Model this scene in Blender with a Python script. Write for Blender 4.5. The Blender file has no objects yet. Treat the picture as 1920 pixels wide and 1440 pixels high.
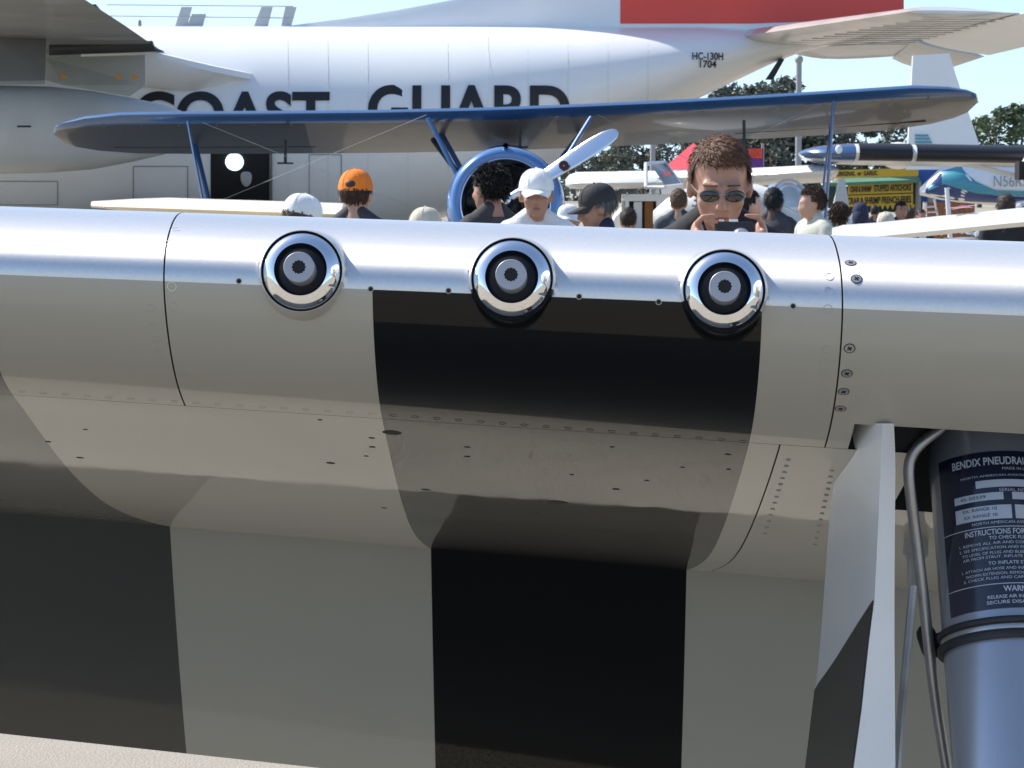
import bpy, bmesh, math, random
import numpy as np
from mathutils import Vector, Matrix
random.seed(7); np.random.seed(7)
S = bpy.context.scene
COL = S.collection
R = math.radians

# ------------------------------------------------------------------ camera, sky, sun, exposure
F = 5712.0; CAMH = 1.62; PITCH = math.atan((720 - 352) / F)
cam_d = bpy.data.cameras.new('camera'); cam = bpy.data.objects.new('camera', cam_d); COL.objects.link(cam)
cam.location = (0, 0, CAMH); cam.rotation_euler = (math.pi / 2 - PITCH, 0, 0)
cam_d.sensor_width = 36; cam_d.lens = 36 * F / 1920
cam_d.clip_start = .05; cam_d.clip_end = 20000
cam_d.dof.use_dof = True; cam_d.dof.focus_distance = 3.35; cam_d.dof.aperture_fstop = 80
S.camera = cam
W = bpy.data.worlds.new('World'); S.world = W; W.use_nodes = True
wn = W.node_tree; bg = wn.nodes['Background']
sky = wn.nodes.new('ShaderNodeTexSky'); sky.sky_type = 'NISHITA'; sky.sun_disc = False
SUN = Vector((-.60, .32, .73)).normalized()
sky.sun_elevation = math.asin(SUN.z); sky.sun_rotation = math.atan2(SUN.x, SUN.y)
sky.dust_density = .5; sky.air_density = 1.0; sky.ozone_density = 1.2
stc = wn.nodes.new('ShaderNodeTexCoord'); sad = wn.nodes.new('ShaderNodeVectorMath'); sad.operation = 'ADD'; sad.inputs[1].default_value = (0, 0, .11)
snm = wn.nodes.new('ShaderNodeVectorMath'); snm.operation = 'NORMALIZE'
wn.links.new(stc.outputs['Generated'], sad.inputs[0]); wn.links.new(sad.outputs[0], snm.inputs[0]); wn.links.new(snm.outputs[0], sky.inputs[0])
wn.links.new(sky.outputs[0], bg.inputs[0]); bg.inputs[1].default_value = .14
sun_d = bpy.data.lights.new('sun', 'SUN'); sun = bpy.data.objects.new('sun', sun_d); COL.objects.link(sun)
sun_d.energy = 4.0; sun_d.angle = R(.53); sun_d.color = (1, .955, .88)
sun.rotation_euler = SUN.to_track_quat('Z', 'Y').to_euler(); sun.location = (-5, 5, 10)
S.view_settings.view_transform = 'Standard'; S.view_settings.look = 'None'
S.view_settings.exposure = 0.7; S.view_settings.gamma = 1
S.view_settings.use_curve_mapping = False

# ------------------------------------------------------------------ helpers
CP, SP = math.cos(PITCH), math.sin(PITCH)
def at(px, py, d):
    """point at depth d (metres ahead) seen at pixel (px, py) of the 1920 x 1440 photograph"""
    a = (px - 960) / F; b = (720 - py) / F
    v = Vector((a, CP + b * SP, -SP + b * CP))
    return v * (d / v.y) + Vector((0, 0, CAMH))
def proj(P):
    q = Vector(P) - Vector((0, 0, CAMH))
    z = q.y * CP - q.z * SP
    return 960 + F * q.x / z, 720 - F * (q.y * SP + q.z * CP) / z

def mat(name, col, rough=.5, metal=0, coat=0, var=.0, vscale=8, bump=0, bscale=40, spec=.5, emit=None, alpha=1, trans=0, coatr=.03):
    m = bpy.data.materials.new(name); m.use_nodes = True
    nt = m.node_tree; p = nt.nodes['Principled BSDF']
    p.inputs['Base Color'].default_value = (*col, 1); p.inputs['Roughness'].default_value = rough
    p.inputs['Metallic'].default_value = metal; p.inputs['Coat Weight'].default_value = coat
    p.inputs['Coat Roughness'].default_value = coatr; p.inputs['Specular IOR Level'].default_value = spec
    p.inputs['Transmission Weight'].default_value = trans; p.inputs['Alpha'].default_value = alpha
    if emit: p.inputs['Emission Color'].default_value = (*emit[:3], 1); p.inputs['Emission Strength'].default_value = emit[3]
    if var or bump:
        tc = nt.nodes.new('ShaderNodeTexCoord')
    if var:
        n = nt.nodes.new('ShaderNodeTexNoise'); n.inputs['Scale'].default_value = vscale; n.inputs['Detail'].default_value = 6
        nt.links.new(tc.outputs['Object'], n.inputs['Vector'])
        mr = nt.nodes.new('ShaderNodeMapRange'); mr.inputs[1].default_value = .3; mr.inputs[2].default_value = .7
        mr.inputs[3].default_value = 1 - var; mr.inputs[4].default_value = 1 + var
        nt.links.new(n.outputs['Fac'], mr.inputs[0])
        mx = nt.nodes.new('ShaderNodeVectorMath'); mx.operation = 'SCALE'; mx.inputs[0].default_value = col
        nt.links.new(mr.outputs[0], mx.inputs['Scale']); nt.links.new(mx.outputs[0], p.inputs['Base Color'])
    if bump:
        n2 = nt.nodes.new('ShaderNodeTexNoise'); n2.inputs['Scale'].default_value = bscale; n2.inputs['Detail'].default_value = 3
        nt.links.new(tc.outputs['Object'], n2.inputs['Vector'])
        b = nt.nodes.new('ShaderNodeBump'); b.inputs['Strength'].default_value = bump; b.inputs['Distance'].default_value = .01
        nt.links.new(n2.outputs['Fac'], b.inputs['Height']); nt.links.new(b.outputs[0], p.inputs['Normal'])
    return m

class MB:
    def __init__(s): s.v = []; s.f = []; s.m = []
    def add(s, v, f, m=0):
        o = len(s.v); s.v += [tuple(p) for p in v]
        for q in f: s.f.append(tuple(i + o for i in q)); s.m.append(m)
        return s
    def box(s, c, d, m=0, rot=None):
        c = Vector(c); v = []
        for x in (-1, 1):
            for y in (-1, 1):
                for z in (-1, 1):
                    p = Vector((x * d[0] / 2, y * d[1] / 2, z * d[2] / 2))
                    v.append((rot @ p if rot else p) + c)
        return s.add(v, [(0, 1, 3, 2), (4, 6, 7, 5), (0, 4, 5, 1), (2, 3, 7, 6), (0, 2, 6, 4), (1, 5, 7, 3)], m)
    def rings(s, rs, m=0, cap=True, close=True, matf=None):
        n = len(rs[0]); o = len(s.v)
        for r in rs: s.v += [tuple(p) for p in r]
        for i in range(len(rs) - 1):
            for j in range(n if close else n - 1):
                k = (j + 1) % n
                s.f.append((o + i * n + j, o + i * n + k, o + (i + 1) * n + k, o + (i + 1) * n + j)); s.m.append(matf(i, j) if matf else m)
        if cap:
            s.f.append(tuple(o + j for j in range(n))[::-1]); s.m.append(matf(0, 0) if matf else m)
            s.f.append(tuple(o + (len(rs) - 1) * n + j for j in range(n))); s.m.append(matf(len(rs) - 2, 0) if matf else m)
        return s
    def tube(s, pts, rad, n=10, m=0, cap=True, flat=None):
        pts = [Vector(p) for p in pts]
        if not isinstance(rad, (list, tuple)): rad = [rad] * len(pts)
        rs = []; u = None
        for i, p in enumerate(pts):
            t = (pts[min(i + 1, len(pts) - 1)] - pts[max(i - 1, 0)]).normalized()
            if u is None:
                u = t.cross(Vector((0, 0, 1)) if abs(t.z) < .9 else Vector((1, 0, 0))).normalized()
            u = (u - t * u.dot(t)).normalized(); w = t.cross(u)
            k = flat if flat else 1
            rs.append([p + (u * math.cos(2 * math.pi * j / n) + w * math.sin(2 * math.pi * j / n) * k) * rad[i] for j in range(n)])
        return s.rings(rs, m, cap)
    def lathe(s, prof, C, A, n=48, m=0, matf=None, cap=False):
        """prof: list of (r, s) about the axis A through C"""
        C = Vector(C); A = Vector(A).normalized()
        u = A.cross(Vector((0, 0, 1)) if abs(A.z) < .9 else Vector((1, 0, 0))).normalized(); w = A.cross(u)
        rs = [[C + A * q + (u * math.cos(2 * math.pi * j / n) + w * math.sin(2 * math.pi * j / n)) * r for j in range(n)] for r, q in prof]
        return s.rings(rs, m, cap, True, matf)
    def ell(s, c, r, m=0, n=14, k=9, rot=None):
        c = Vector(c); rs = []
        if not isinstance(r, (list, tuple)): r = (r, r, r)
        for i in range(k + 1):
            a = math.pi * (i + .001) / (k + .002) - math.pi / 2
            ring = []
            for j in range(n):
                b = 2 * math.pi * j / n
                p = Vector((math.cos(a) * math.cos(b) * r[0], math.cos(a) * math.sin(b) * r[1], math.sin(a) * r[2]))
                ring.append((rot @ p if rot else p) + c)
            rs.append(ring)
        return s.rings(rs, m, True)
    def cap_(s, a, b, ra, rb, m=0, n=12):
        """capsule with round ends"""
        a = Vector(a); b = Vector(b); d = (b - a).normalized()
        pts = []; rad = []
        for k in range(4):
            t = k / 3 * math.pi / 2; pts.append(a - d * ra * math.cos(t)); rad.append(max(ra * math.sin(t), ra * .02))
        for k in range(4):
            t = k / 3 * math.pi / 2; pts.append(b + d * rb * math.sin(t)); rad.append(max(rb * math.cos(t), rb * .02))
        return s.tube(pts, rad, n, m)
    def prism(s, poly, off, m=0):
        """polygon (3d points) pushed along off"""
        n = len(poly); off = Vector(off); v = [Vector(p) for p in poly]; v = v + [p + off for p in v]
        f = [tuple(range(n))[::-1], tuple(range(n, 2 * n))] + [(i, (i + 1) % n, n + (i + 1) % n, n + i) for i in range(n)]
        return s.add(v, f, m)
    def xf(s, M): s.v = [tuple(M @ Vector(p)) for p in s.v]; return s
    def build(s, name, mats, parent=None, smooth=True, angle=40, off=None):
        me = bpy.data.meshes.new(name)
        v = s.v
        if off is not None: v = [(p[0] - off[0], p[1] - off[1], p[2] - off[2]) for p in v]
        me.from_pydata(v, [], s.f)
        if not isinstance(mats, (list, tuple)): mats = [mats]
        for m in mats: me.materials.append(m)
        me.polygons.foreach_set('material_index', s.m)
        me.update()
        fix(me)
        if smooth:
            me.polygons.foreach_set('use_smooth', [True] * len(me.polygons))
            if angle < 180: me.set_sharp_from_angle(angle=R(angle))
        return link(name, me, parent)
def fix(me):
    b = bmesh.new(); b.from_mesh(me); bmesh.ops.recalc_face_normals(b, faces=b.faces); b.to_mesh(me); b.free()
def link(name, me, parent=None):
    o = bpy.data.objects.new(name, me); COL.objects.link(o)
    if parent: o.parent = parent
    return o
def tag(o, label=None, cat=None, group=None, kind=None):
    if label: o['label'] = label
    if cat: o['category'] = cat
    if group: o['group'] = group
    if kind: o['kind'] = kind
    return o
class Thing:
    """an Empty at the base of a thing; parts are given in world coordinates unless local=True"""
    def __init__(s, name, label, cat, loc, group=None, rz=0, local=False):
        s.o = bpy.data.objects.new(name, None); COL.objects.link(s.o); s.o.location = loc; s.o.rotation_euler = (0, 0, rz)
        s.o.empty_display_size = .2; s.off = None if local else Vector(loc)
        tag(s.o, label, cat, group)
    def part(s, name, mb, mats, parent=None, **k):
        return mb.build(name, mats, parent or s.o, off=s.off, **k)
def txt(body, h, bold=0, spacing=1, width=None):
    """lettering as (vertices, faces) in its plane, lower left at the origin, capitals h high"""
    cu = bpy.data.curves.new('t', 'FONT'); cu.body = body; cu.size = 1; cu.offset = bold; cu.space_character = spacing; cu.resolution_u = 3 if len(body) > 8 else 8
    o = bpy.data.objects.new('t', cu); COL.objects.link(o)
    dg = bpy.context.evaluated_depsgraph_get(); me = bpy.data.meshes.new_from_object(o.evaluated_get(dg))
    v = np.array([tuple(p.co) for p in me.vertices]); f = [tuple(p.vertices) for p in me.polygons]
    bpy.data.objects.remove(o); bpy.data.curves.remove(cu); bpy.data.meshes.remove(me)
    if len(v) == 0: return v, f
    v[:, :2] -= v[:, :2].min(0); sc = h / .69; v *= sc
    if width: v[:, 0] *= width / v[:, 0].max()
    return v, f
def spline(P, n):
    """smooth curve through the points, n samples per span"""
    P = np.array([tuple(p) for p in P], float); k = len(P)
    t = np.concatenate([[0], np.cumsum(np.linalg.norm(np.diff(P[:, :], axis=0), axis=1) ** .6)])
    h = np.diff(t); A = np.zeros((k, k)); B = np.zeros((k, P.shape[1])); A[0, 0] = A[-1, -1] = 1
    for i in range(1, k - 1):
        A[i, i - 1] = h[i - 1]; A[i, i] = 2 * (h[i - 1] + h[i]); A[i, i + 1] = h[i]
        B[i] = 6 * ((P[i + 1] - P[i]) / h[i] - (P[i] - P[i - 1]) / h[i - 1])
    M = np.linalg.solve(A, B); out = []
    for i in range(k - 1):
        for q in range(n):
            x = t[i] + h[i] * q / n; a = t[i + 1] - x; b = x - t[i]
            out.append(M[i] * a ** 3 / 6 / h[i] + M[i + 1] * b ** 3 / 6 / h[i] + (P[i] / h[i] - M[i] * h[i] / 6) * a + (P[i + 1] / h[i] - M[i + 1] * h[i] / 6) * b)
    out.append(P[-1]); return np.array(out)
def foil(le, ch, up, th, n=7):
    """aerofoil ring: le point, chord vector, up vector, thickness"""
    le = Vector(le); ch = Vector(ch); up = Vector(up)
    xs = [(1 - math.cos(math.pi * i / n)) / 2 for i in range(n + 1)]
    y = lambda x: 5 * (.2969 * math.sqrt(x) - .126 * x - .3516 * x * x + .2843 * x ** 3 - .1036 * x ** 4)
    top = [le + ch * x + up * th * (y(x) + .02 * (1 - x) * 0) for x in reversed(xs)]
    bot = [le + ch * x - up * th * (y(x) * .72) for x in xs[1:-1]]
    return top + bot

# ------------------------------------------------------------------ materials
M = {}
M['silver'] = mat('silver paint', (.77, .745, .71), .50, 1, .08, .03, 220, .05, 900)
_nt = M['silver'].node_tree; _tg = _nt.nodes.new('ShaderNodeTangent'); _tg.direction_type = 'RADIAL'; _tg.axis = 'X'
_nt.nodes['Principled BSDF'].inputs['Anisotropic'].default_value = .68; _nt.nodes['Principled BSDF'].inputs['Anisotropic Rotation'].default_value = .25
_nt.links.new(_tg.outputs[0], _nt.nodes['Principled BSDF'].inputs['Tangent'])
M['white'] = mat('white gloss paint', (.42, .396, .336), .45, 0, .5, .03, 3, .004, 9, spec=.3, coatr=.02)
M['black'] = mat('black gloss paint', (.003, .0032, .004), .5, 0, .5, 0, 1, .004, 9, spec=.1, coatr=.02)
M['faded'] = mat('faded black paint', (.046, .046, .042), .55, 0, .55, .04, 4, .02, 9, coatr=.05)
for _k in ('white', 'black', 'faded'):   # smudges: the gloss is uneven
    _nt = M[_k].node_tree; _tc = _nt.nodes.new('ShaderNodeTexCoord'); _n = _nt.nodes.new('ShaderNodeTexNoise'); _n.inputs['Scale'].default_value = 5; _n.inputs['Detail'].default_value = 7; _n.inputs['Roughness'].default_value = .65
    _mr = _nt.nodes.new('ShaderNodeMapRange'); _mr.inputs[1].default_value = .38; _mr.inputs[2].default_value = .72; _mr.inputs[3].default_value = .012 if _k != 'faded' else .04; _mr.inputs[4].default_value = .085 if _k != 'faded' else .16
    _nt.links.new(_tc.outputs['Object'], _n.inputs['Vector']); _nt.links.new(_n.outputs['Fac'], _mr.inputs[0]); _nt.links.new(_mr.outputs[0], _nt.nodes['Principled BSDF'].inputs['Coat Roughness'])
M['chrome'] = mat('polished chrome', (.86, .86, .87), .055, 1)
M['gunblack'] = mat('black plug', (.010, .012, .018), .3, 0, .4, .3, 60)
M['muzzle'] = mat('grey muzzle', (.42, .42, .44), .45, .35, 0, .05, 80)
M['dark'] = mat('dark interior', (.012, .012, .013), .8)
M['seam'] = mat('seam shadow', (.03, .03, .032), .9)
M['strut'] = mat('silver strut enamel', (.34, .365, .42), .32, .55, .5, .03, 10, .01, 60)
M['doorp'] = mat('gear door white', (.84, .85, .85), .38, 0, .6, .03, 5, .02, 20, coatr=.1)
M['steel'] = mat('steel tube', (.42, .42, .42), .35, .8, 0, .1, 30)
M['rubber'] = mat('black rubber', (.02, .02, .025), .6, 0, 0, .2, 20)
M['plate'] = mat('dark blue placard', (.008, .010, .028), .3, 0, .6)
M['print'] = mat('placard print', (.46, .50, .58), .4, 0, .4)
M['red'] = mat('red paint', (.45, .035, .02), .4, 0, .6)
M['screw'] = mat('screw head', (.42, .42, .40), .4, .5)
M['planew'] = mat('aircraft white', (.83, .83, .81), .38, 0, .5, .03, .6, 0, 1, coatr=.15)
M['planeg'] = mat('aircraft pale grey', (.50, .51, .50), .5, 0, .2, .08, 1.2)
M['cgred'] = mat('signal red', (.80, .055, .03), .45, 0, .3, .04, .8)
M['ink'] = mat('black lettering', (.012, .012, .012), .5)
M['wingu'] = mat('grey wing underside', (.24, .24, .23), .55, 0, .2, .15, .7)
M['darku'] = mat('dark wing underside', (.028, .03, .038), .45, 0, .3, .15, 1)
M['grime'] = mat('grimy grey metal', (.30, .30, .28), .55, .1, .2, .25, 1.5)
M['gapk'] = mat('flap gap dark', (.05, .05, .05), .8)
M['orange'] = mat('orange marking', (.75, .32, .03), .5)
M['blue'] = mat('blue aircraft paint', (.035, .10, .235), .28, .2, .8, .05, 2, coatr=.08)
M['bluelite'] = mat('blue cowling paint', (.085, .20, .44), .25, .25, 1, .04, 3, coatr=.06)
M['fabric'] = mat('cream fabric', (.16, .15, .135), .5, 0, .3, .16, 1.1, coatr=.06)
M['cream'] = mat('cream wing fabric', (.72, .62, .46), .5, 0, .3, .03, 2)
M['engine'] = mat('engine metal', (.05, .05, .05), .45, .6, 0, .4, 20)
M['alu'] = mat('polished propeller', (.75, .76, .80), .16, 1)
M['glass'] = mat('canopy glass', (.55, .68, .80), .05, 0, 1, 0, 1, 0, 1, trans=.75)
M['tint'] = mat('tinted window', (.03, .04, .05), .08, 0, 1)
M['teal'] = mat('teal stripe', (.06, .30, .38), .4, 0, .5)
M['navyp'] = mat('navy paint', (.02, .05, .18), .4, 0, .5)
M['boot'] = mat('black boot', (.012, .013, .016), .45)
M['yellow'] = mat('yellow sign', (.56, .37, .025), .5, 0, 0, .06, 3)
M['green'] = mat('green awning', (.08, .22, .15), .7, 0, 0, .15, 3)
M['tarp'] = mat('blue tarp', (.03, .10, .38), .6, 0, 0, .15, 5)
M['wood'] = mat('brown board', (.28, .12, .04), .7, 0, 0, .25, 4)
M['pole'] = mat('grey pole', (.33, .33, .33), .6, .2)
M['pink'] = mat('red tent cloth', (.70, .08, .10), .7, 0, 0, .1, 2)
M['purple'] = mat('purple banner', (.12, .04, .30), .6)
M['bannero'] = mat('orange banner print', (.85, .10, .03), .6)
M['carsil'] = mat('car silver', (.45, .47, .50), .3, .6, 1)
M['lens'] = mat('lens silver', (.6, .6, .62), .3, .8)

# ------------------------------------------------------------------ ground
def ground_mat():
    m = mat('concrete apron', (.40, .37, .315), .85)
    nt = m.node_tree; p = nt.nodes['Principled BSDF']; tc = nt.nodes.new('ShaderNodeTexCoord')
    def noise(sc, det=5):
        n = nt.nodes.new('ShaderNodeTexNoise'); n.inputs['Scale'].default_value = sc; n.inputs['Detail'].default_value = det
        nt.links.new(tc.outputs['Object'], n.inputs['Vector']); return n
    a = noise(170, 2); b = noise(1.3); v = nt.nodes.new('ShaderNodeTexVoronoi'); v.inputs['Scale'].default_value = 120
    nt.links.new(tc.outputs['Object'], v.inputs['Vector'])
    r = nt.nodes.new('ShaderNodeValToRGB'); r.color_ramp.elements[0].position = .3; r.color_ramp.elements[1].position = .72
    r.color_ramp.elements[0].color = (.19, .162, .12, 1); r.color_ramp.elements[1].color = (.47, .425, .345, 1)
    nt.links.new(a.outputs['Fac'], r.inputs[0])
    r2 = nt.nodes.new('ShaderNodeMapRange'); r2.inputs[1].default_value = .3; r2.inputs[2].default_value = .7; r2.inputs[3].default_value = .85; r2.inputs[4].default_value = 1.12
    nt.links.new(b.outputs['Fac'], r2.inputs[0])
    mx = nt.nodes.new('ShaderNodeVectorMath'); mx.operation = 'SCALE'; nt.links.new(r.outputs[0], mx.inputs[0]); nt.links.new(r2.outputs[0], mx.inputs['Scale'])
    nt.links.new(mx.outputs[0], p.inputs['Base Color'])
    bp = nt.nodes.new('ShaderNodeBump'); bp.inputs['Strength'].default_value = .5; bp.inputs['Distance'].default_value = .004
    nt.links.new(v.outputs['Distance'], bp.inputs['Height']); nt.links.new(bp.outputs[0], p.inputs['Normal'])
    return m
g = MB().add([(-3000, -3000, 0), (3000, -3000, 0), (3000, 5000, 0), (-3000, 5000, 0)], [(0, 1, 2, 3)]).build('ground', ground_mat(), smooth=False)
tag(g, kind='structure')
# ------------------------------------------------------------------ silver fighter: wing
# profile at photo column 720: (photo row or None, depth, height below camera or None, row slope, depth change over the frame)
PROF = [(None, 5.05, -.475, .08, .03), (None, 4.6, -.30, .07, .02), (None, 4.2, -.165, .055, .0), (None, 3.95, -.098, .045, -.02), (None, 3.7, -.0535, .038, -.04),
        (None, 3.55, -.0382, .0355, -.05), (None, 3.47, -.0362, .0345, -.06), (None, 3.4247, -.0382, .0345, -.06), (None, 3.3825, -.0454, .035, -.06), (None, 3.346, -.0572, .0355, -.06),
        (None, 3.318, -.0715, .036, -.06), (None, 3.301, -.0893, .038, -.06), (None, 3.295, -.1085, .040, -.06),
        (None, 3.300, -.130, .043, -.06), (None, 3.327, -.170, .049, -.06), (None, 3.405, -.230, .058, -.055), (None, 3.56, -.289, .070, -.05),
        (None, 3.82, -.369, .076, -.02), (None, 4.05, -.430, .080, .0), (None, 4.25, -.474, .082, .01), (None, 4.55, -.525, .083, .02), (None, 4.92, -.578, .084, .03)]
def station(px):
    out = []
    for _, d, z, s, D in PROF:
        y = proj((0, d, CAMH + z))[1] + s * (px - 720)
        out.append(at(px, y, d + D * (px - 720) / 1920))
    return spline(out, 14)
W0, W1 = station(0), station(1920)
# resample finely round the nose
MID = (W0 + W1) / 2
arc = np.concatenate([[0], np.cumsum(np.linalg.norm(np.diff(MID, axis=0), axis=1))])
nose_i = int(np.argmin(MID[:, 1])); want = [0.]
while want[-1] < arc[-1]:
    dd = abs(want[-1] - arc[nose_i]); want.append(want[-1] + (.003 if dd < .16 else .008 if dd < .5 else .02))
want[-1] = arc[-1]; want = np.array(want)
rs_ = lambda A: np.stack([np.interp(want, arc, A[:, k]) for k in range(3)], 1)
W0, W1 = rs_(W0), rs_(W1); NR = len(want)
def wpt(i, u):
    """point on row i (may be fractional) and chord line u"""
    a = int(min(max(math.floor(i), 0), NR - 2)); t = i - a
    p = W0[a] * (1 - t) + W0[a + 1] * t; q = W1[a] * (1 - t) + W1[a + 1] * t
    k = .0108; d = q - p
    lam = (u + k * (p[1] - 3.3) - p[0]) / (d[0] - k * d[1])
    return Vector(p + d * lam)
def row_at(y720):
    """row whose point falls on photo row y720 at column 720, counted on the lower side"""
    best, bi = 1e9, 0
    for i in range(NR):
        p = W0[i] + (W1[i] - W0[i]) * .375; e = abs(proj(p)[1] - y720)
        if i > NR * .3 and e < best: best, bi = e, i
    return bi
R_PAINT, R_SEAM, R_WELL = row_at(543), row_at(786), row_at(741)
R_TOP = int(np.argmin(abs(want - arc[nose_i] + .42)))
U_L, U_R = -.378, .355
ST = (-.578, -.151, .269)
GUNS_PX = [(567, 511), (961, 525), (1358, 547)]
GA = Vector((-.045, -.985, .185)).normalized()
GUN_C = []
def solve(px, py):
    """(row, u) of the wing point seen at a photo pixel"""
    best = None
    for i in range(R_TOP, NR, 3):
        for u in np.arange(-.75, .75, .03):
            x, y = proj(wpt(i, u)); e = (x - px) ** 2 + (y - py) ** 2
            if best is None or e < best[0]: best = (e, i, u)
    _, i, u = best; i = float(i)
    for _ in range(12):
        x, y = proj(wpt(i, u)); x1, y1 = proj(wpt(i + .2, u)); x2, y2 = proj(wpt(i, u + .002))
        J = np.array([[(x1 - x) / .2, (x2 - x) / .002], [(y1 - y) / .2, (y2 - y) / .002]])
        s = np.linalg.solve(J, [px - x, py - y]); i += float(np.clip(s[0], -3, 3)); u += float(np.clip(s[1], -.05, .05)); i = min(max(i, R_TOP), NR - 1.01)
    return i, u
for px, py in GUNS_PX:
    i, u = solve(px, py); GUN_C.append(wpt(i, u) + Vector((0, .004, 0)))
GR = .0436; GS0 = .010
def bulge(p):
    for C in GUN_C:
        w = p - C; s = w.dot(GA); r = (w - GA * s).length
        if r > .16 or s < -.2: continue
        x = max(r - GR + .001, 0); sk = GS0 - 2.5 * x - 380 * x * x
        k = .014; h = max(k - abs(sk - s), 0) / k
        t = max(sk, s) + h * h * k / 4
        if r < GR + .0004: t = min(t, -.012)
        p = p + GA * (t - s)
    return p
def wnorm(i, u):
    a = bulge(wpt(i + .4, u)) - bulge(wpt(i - .4, u)); b = bulge(wpt(i, u + .002)) - bulge(wpt(i, u - .002))
    n = a.cross(b).normalized(); c = wpt(i, u) - Vector((0, 4.2, CAMH - .25 + 0)); c.x = 0
    return n if n.dot(c) > 0 else -n

JET = Thing('fighter_plane', 'silver fighter plane with striped wing underside, three chrome gun ports and lowered flap', 'airplane', (2.3, 4.3, 0))
def cols(a, b):
    xs = [a]
    while xs[-1] < b - 1e-6:
        x = xs[-1]; near = min(abs(x - c.x) for c in GUN_C) < .11
        xs.append(x + (.0032 if near else .01 if -.7 < x < .7 else .08))
    xs[-1] = b
    for s in ST:
        if a < s < b:
            j = int(np.argmin([abs(x - s) for x in xs])); xs[j] = s
    return sorted(set(xs))
def stripe(u):
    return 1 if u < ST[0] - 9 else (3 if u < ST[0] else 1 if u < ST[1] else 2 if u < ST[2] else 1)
def skin(name, ua, ub, r0, r1, inset=0, mats=None, paint=True, bul=True, label=None, gap=True):
    us = cols(ua, ub); rows = ([r0] if r0 != int(r0) else []) + list(range(math.ceil(r0), r1 + 1)); rs = []
    for i in rows:
        ring = []
        for u in us:
            p = wpt(i, u)
            if bul and R_TOP < i < R_SEAM + 8: p = bulge(p)
            if not inset and i > R_SEAM + 12: p = p + wnorm_flat(int(i)) * (.00005 * (math.sin(u * 88 + i * .21) + math.sin(u * 47 + i * .45 + 1) + .8 * math.sin(u * 131 - i * .3)))
            if inset: p = p - wnorm_flat(i) * inset
            ring.append(p)
        rs.append(ring)
    mf = None
    if paint: mf = lambda a, j: 0 if rows[a] < R_PAINT else stripe((us[j] + us[j + 1]) / 2)
    mb = MB().rings(rs, 0, False, False, mf)
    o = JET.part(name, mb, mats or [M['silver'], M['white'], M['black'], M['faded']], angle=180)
    if label: o['label'] = label
    return o
_nf = []
for i in range(NR):
    a, b = max(i - 1, 0), min(i + 1, NR - 1); t = (MID_ := (W0[b] + W1[b]) / 2 - (W0[a] + W1[a]) / 2)
    _nf.append(Vector((0, -t[2], t[1])).normalized())
# rows run upper rear -> nose -> lower rear, so this normal points down/forward on the lower side when negated properly
def wnorm_flat(i):
    n = _nf[int(round(i))]; c = wpt(i, 0) - Vector((0, 4.1, CAMH - .28)); c.x = 0
    n = -n if n.dot(c) < 0 else n
    return n
G = .0009
UO, UI = -3.7, 1.85
skin('leading_edge_skin', UO, U_L - G, R_TOP, R_SEAM)
skin('gun_bay_skin', U_L + G, U_R - G, R_TOP, R_SEAM)
skin('leading_edge_skin', U_R + G, UI, R_TOP, R_WELL)
skin('upper_skin', UO, UI, 0, R_TOP - 1, paint=False, bul=False)
R_BACK = int(next(i for i in range(R_SEAM, NR) if wpt(i, .5).y > 3.73)); U_W = .462
skin('lower_skin', UO, 0.304 - G, R_SEAM + .16, NR - 1, bul=False)
skin('lower_skin', 0.304 + G, U_W, R_SEAM + .16, NR - 1, bul=False)
skin('lower_skin', U_W, UI, R_BACK, NR - 1, bul=False)
# little skin tab between the gun bay and the wheel well
skin('leading_edge_skin', U_R + G, .381, R_WELL, R_SEAM, bul=False)
# inner structure seen through the joints
skin('wing_frame', UO, .378, 2, NR - 2, .0035, [M['seam']], False, True)
skin('wing_frame', .378, UI, 2, R_WELL - 1, .0035, [M['seam']], False, False)
skin('wing_frame', .378, U_W, R_SEAM + 2, NR - 2, .0035, [M['seam']], False, False)
skin('wing_frame', U_W, UI, R_BACK + 1, NR - 2, .0035, [M['seam']], False, False)
# wheel well walls: dark box inside the wing
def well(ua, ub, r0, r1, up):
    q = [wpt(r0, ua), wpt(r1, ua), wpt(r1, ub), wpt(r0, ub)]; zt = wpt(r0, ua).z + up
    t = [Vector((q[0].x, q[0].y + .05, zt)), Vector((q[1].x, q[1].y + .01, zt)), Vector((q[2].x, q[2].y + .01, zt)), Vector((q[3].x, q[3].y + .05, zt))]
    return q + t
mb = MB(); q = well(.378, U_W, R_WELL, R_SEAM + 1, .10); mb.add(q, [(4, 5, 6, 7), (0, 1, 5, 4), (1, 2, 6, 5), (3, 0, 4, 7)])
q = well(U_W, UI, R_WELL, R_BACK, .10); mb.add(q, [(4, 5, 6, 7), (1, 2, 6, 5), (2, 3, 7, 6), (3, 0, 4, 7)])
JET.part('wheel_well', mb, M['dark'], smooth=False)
# wing tip cap and rear shroud wall
mb = MB(); tip = [wpt(i, UO) for i in range(0, NR, 4)] + [wpt(NR - 1, UO)]
ctr = sum(tip, Vector()) / len(tip) + Vector((-.25, 0, .0))
mb.add(tip + [ctr], [(k, (k + 1) % len(tip), len(tip)) for k in range(len(tip))]); JET.part('wing_tip', mb, M['silver'], angle=180)
mb = MB(); us = [UO, -1, 0, 1, UI]
mb.rings([[wpt(0, u) for u in us], [wpt(NR - 1, u) - Vector((0, 0, -.002)) for u in us]], 0, False, False); JET.part('rear_spar', mb, M['seam'], smooth=False)

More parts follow.
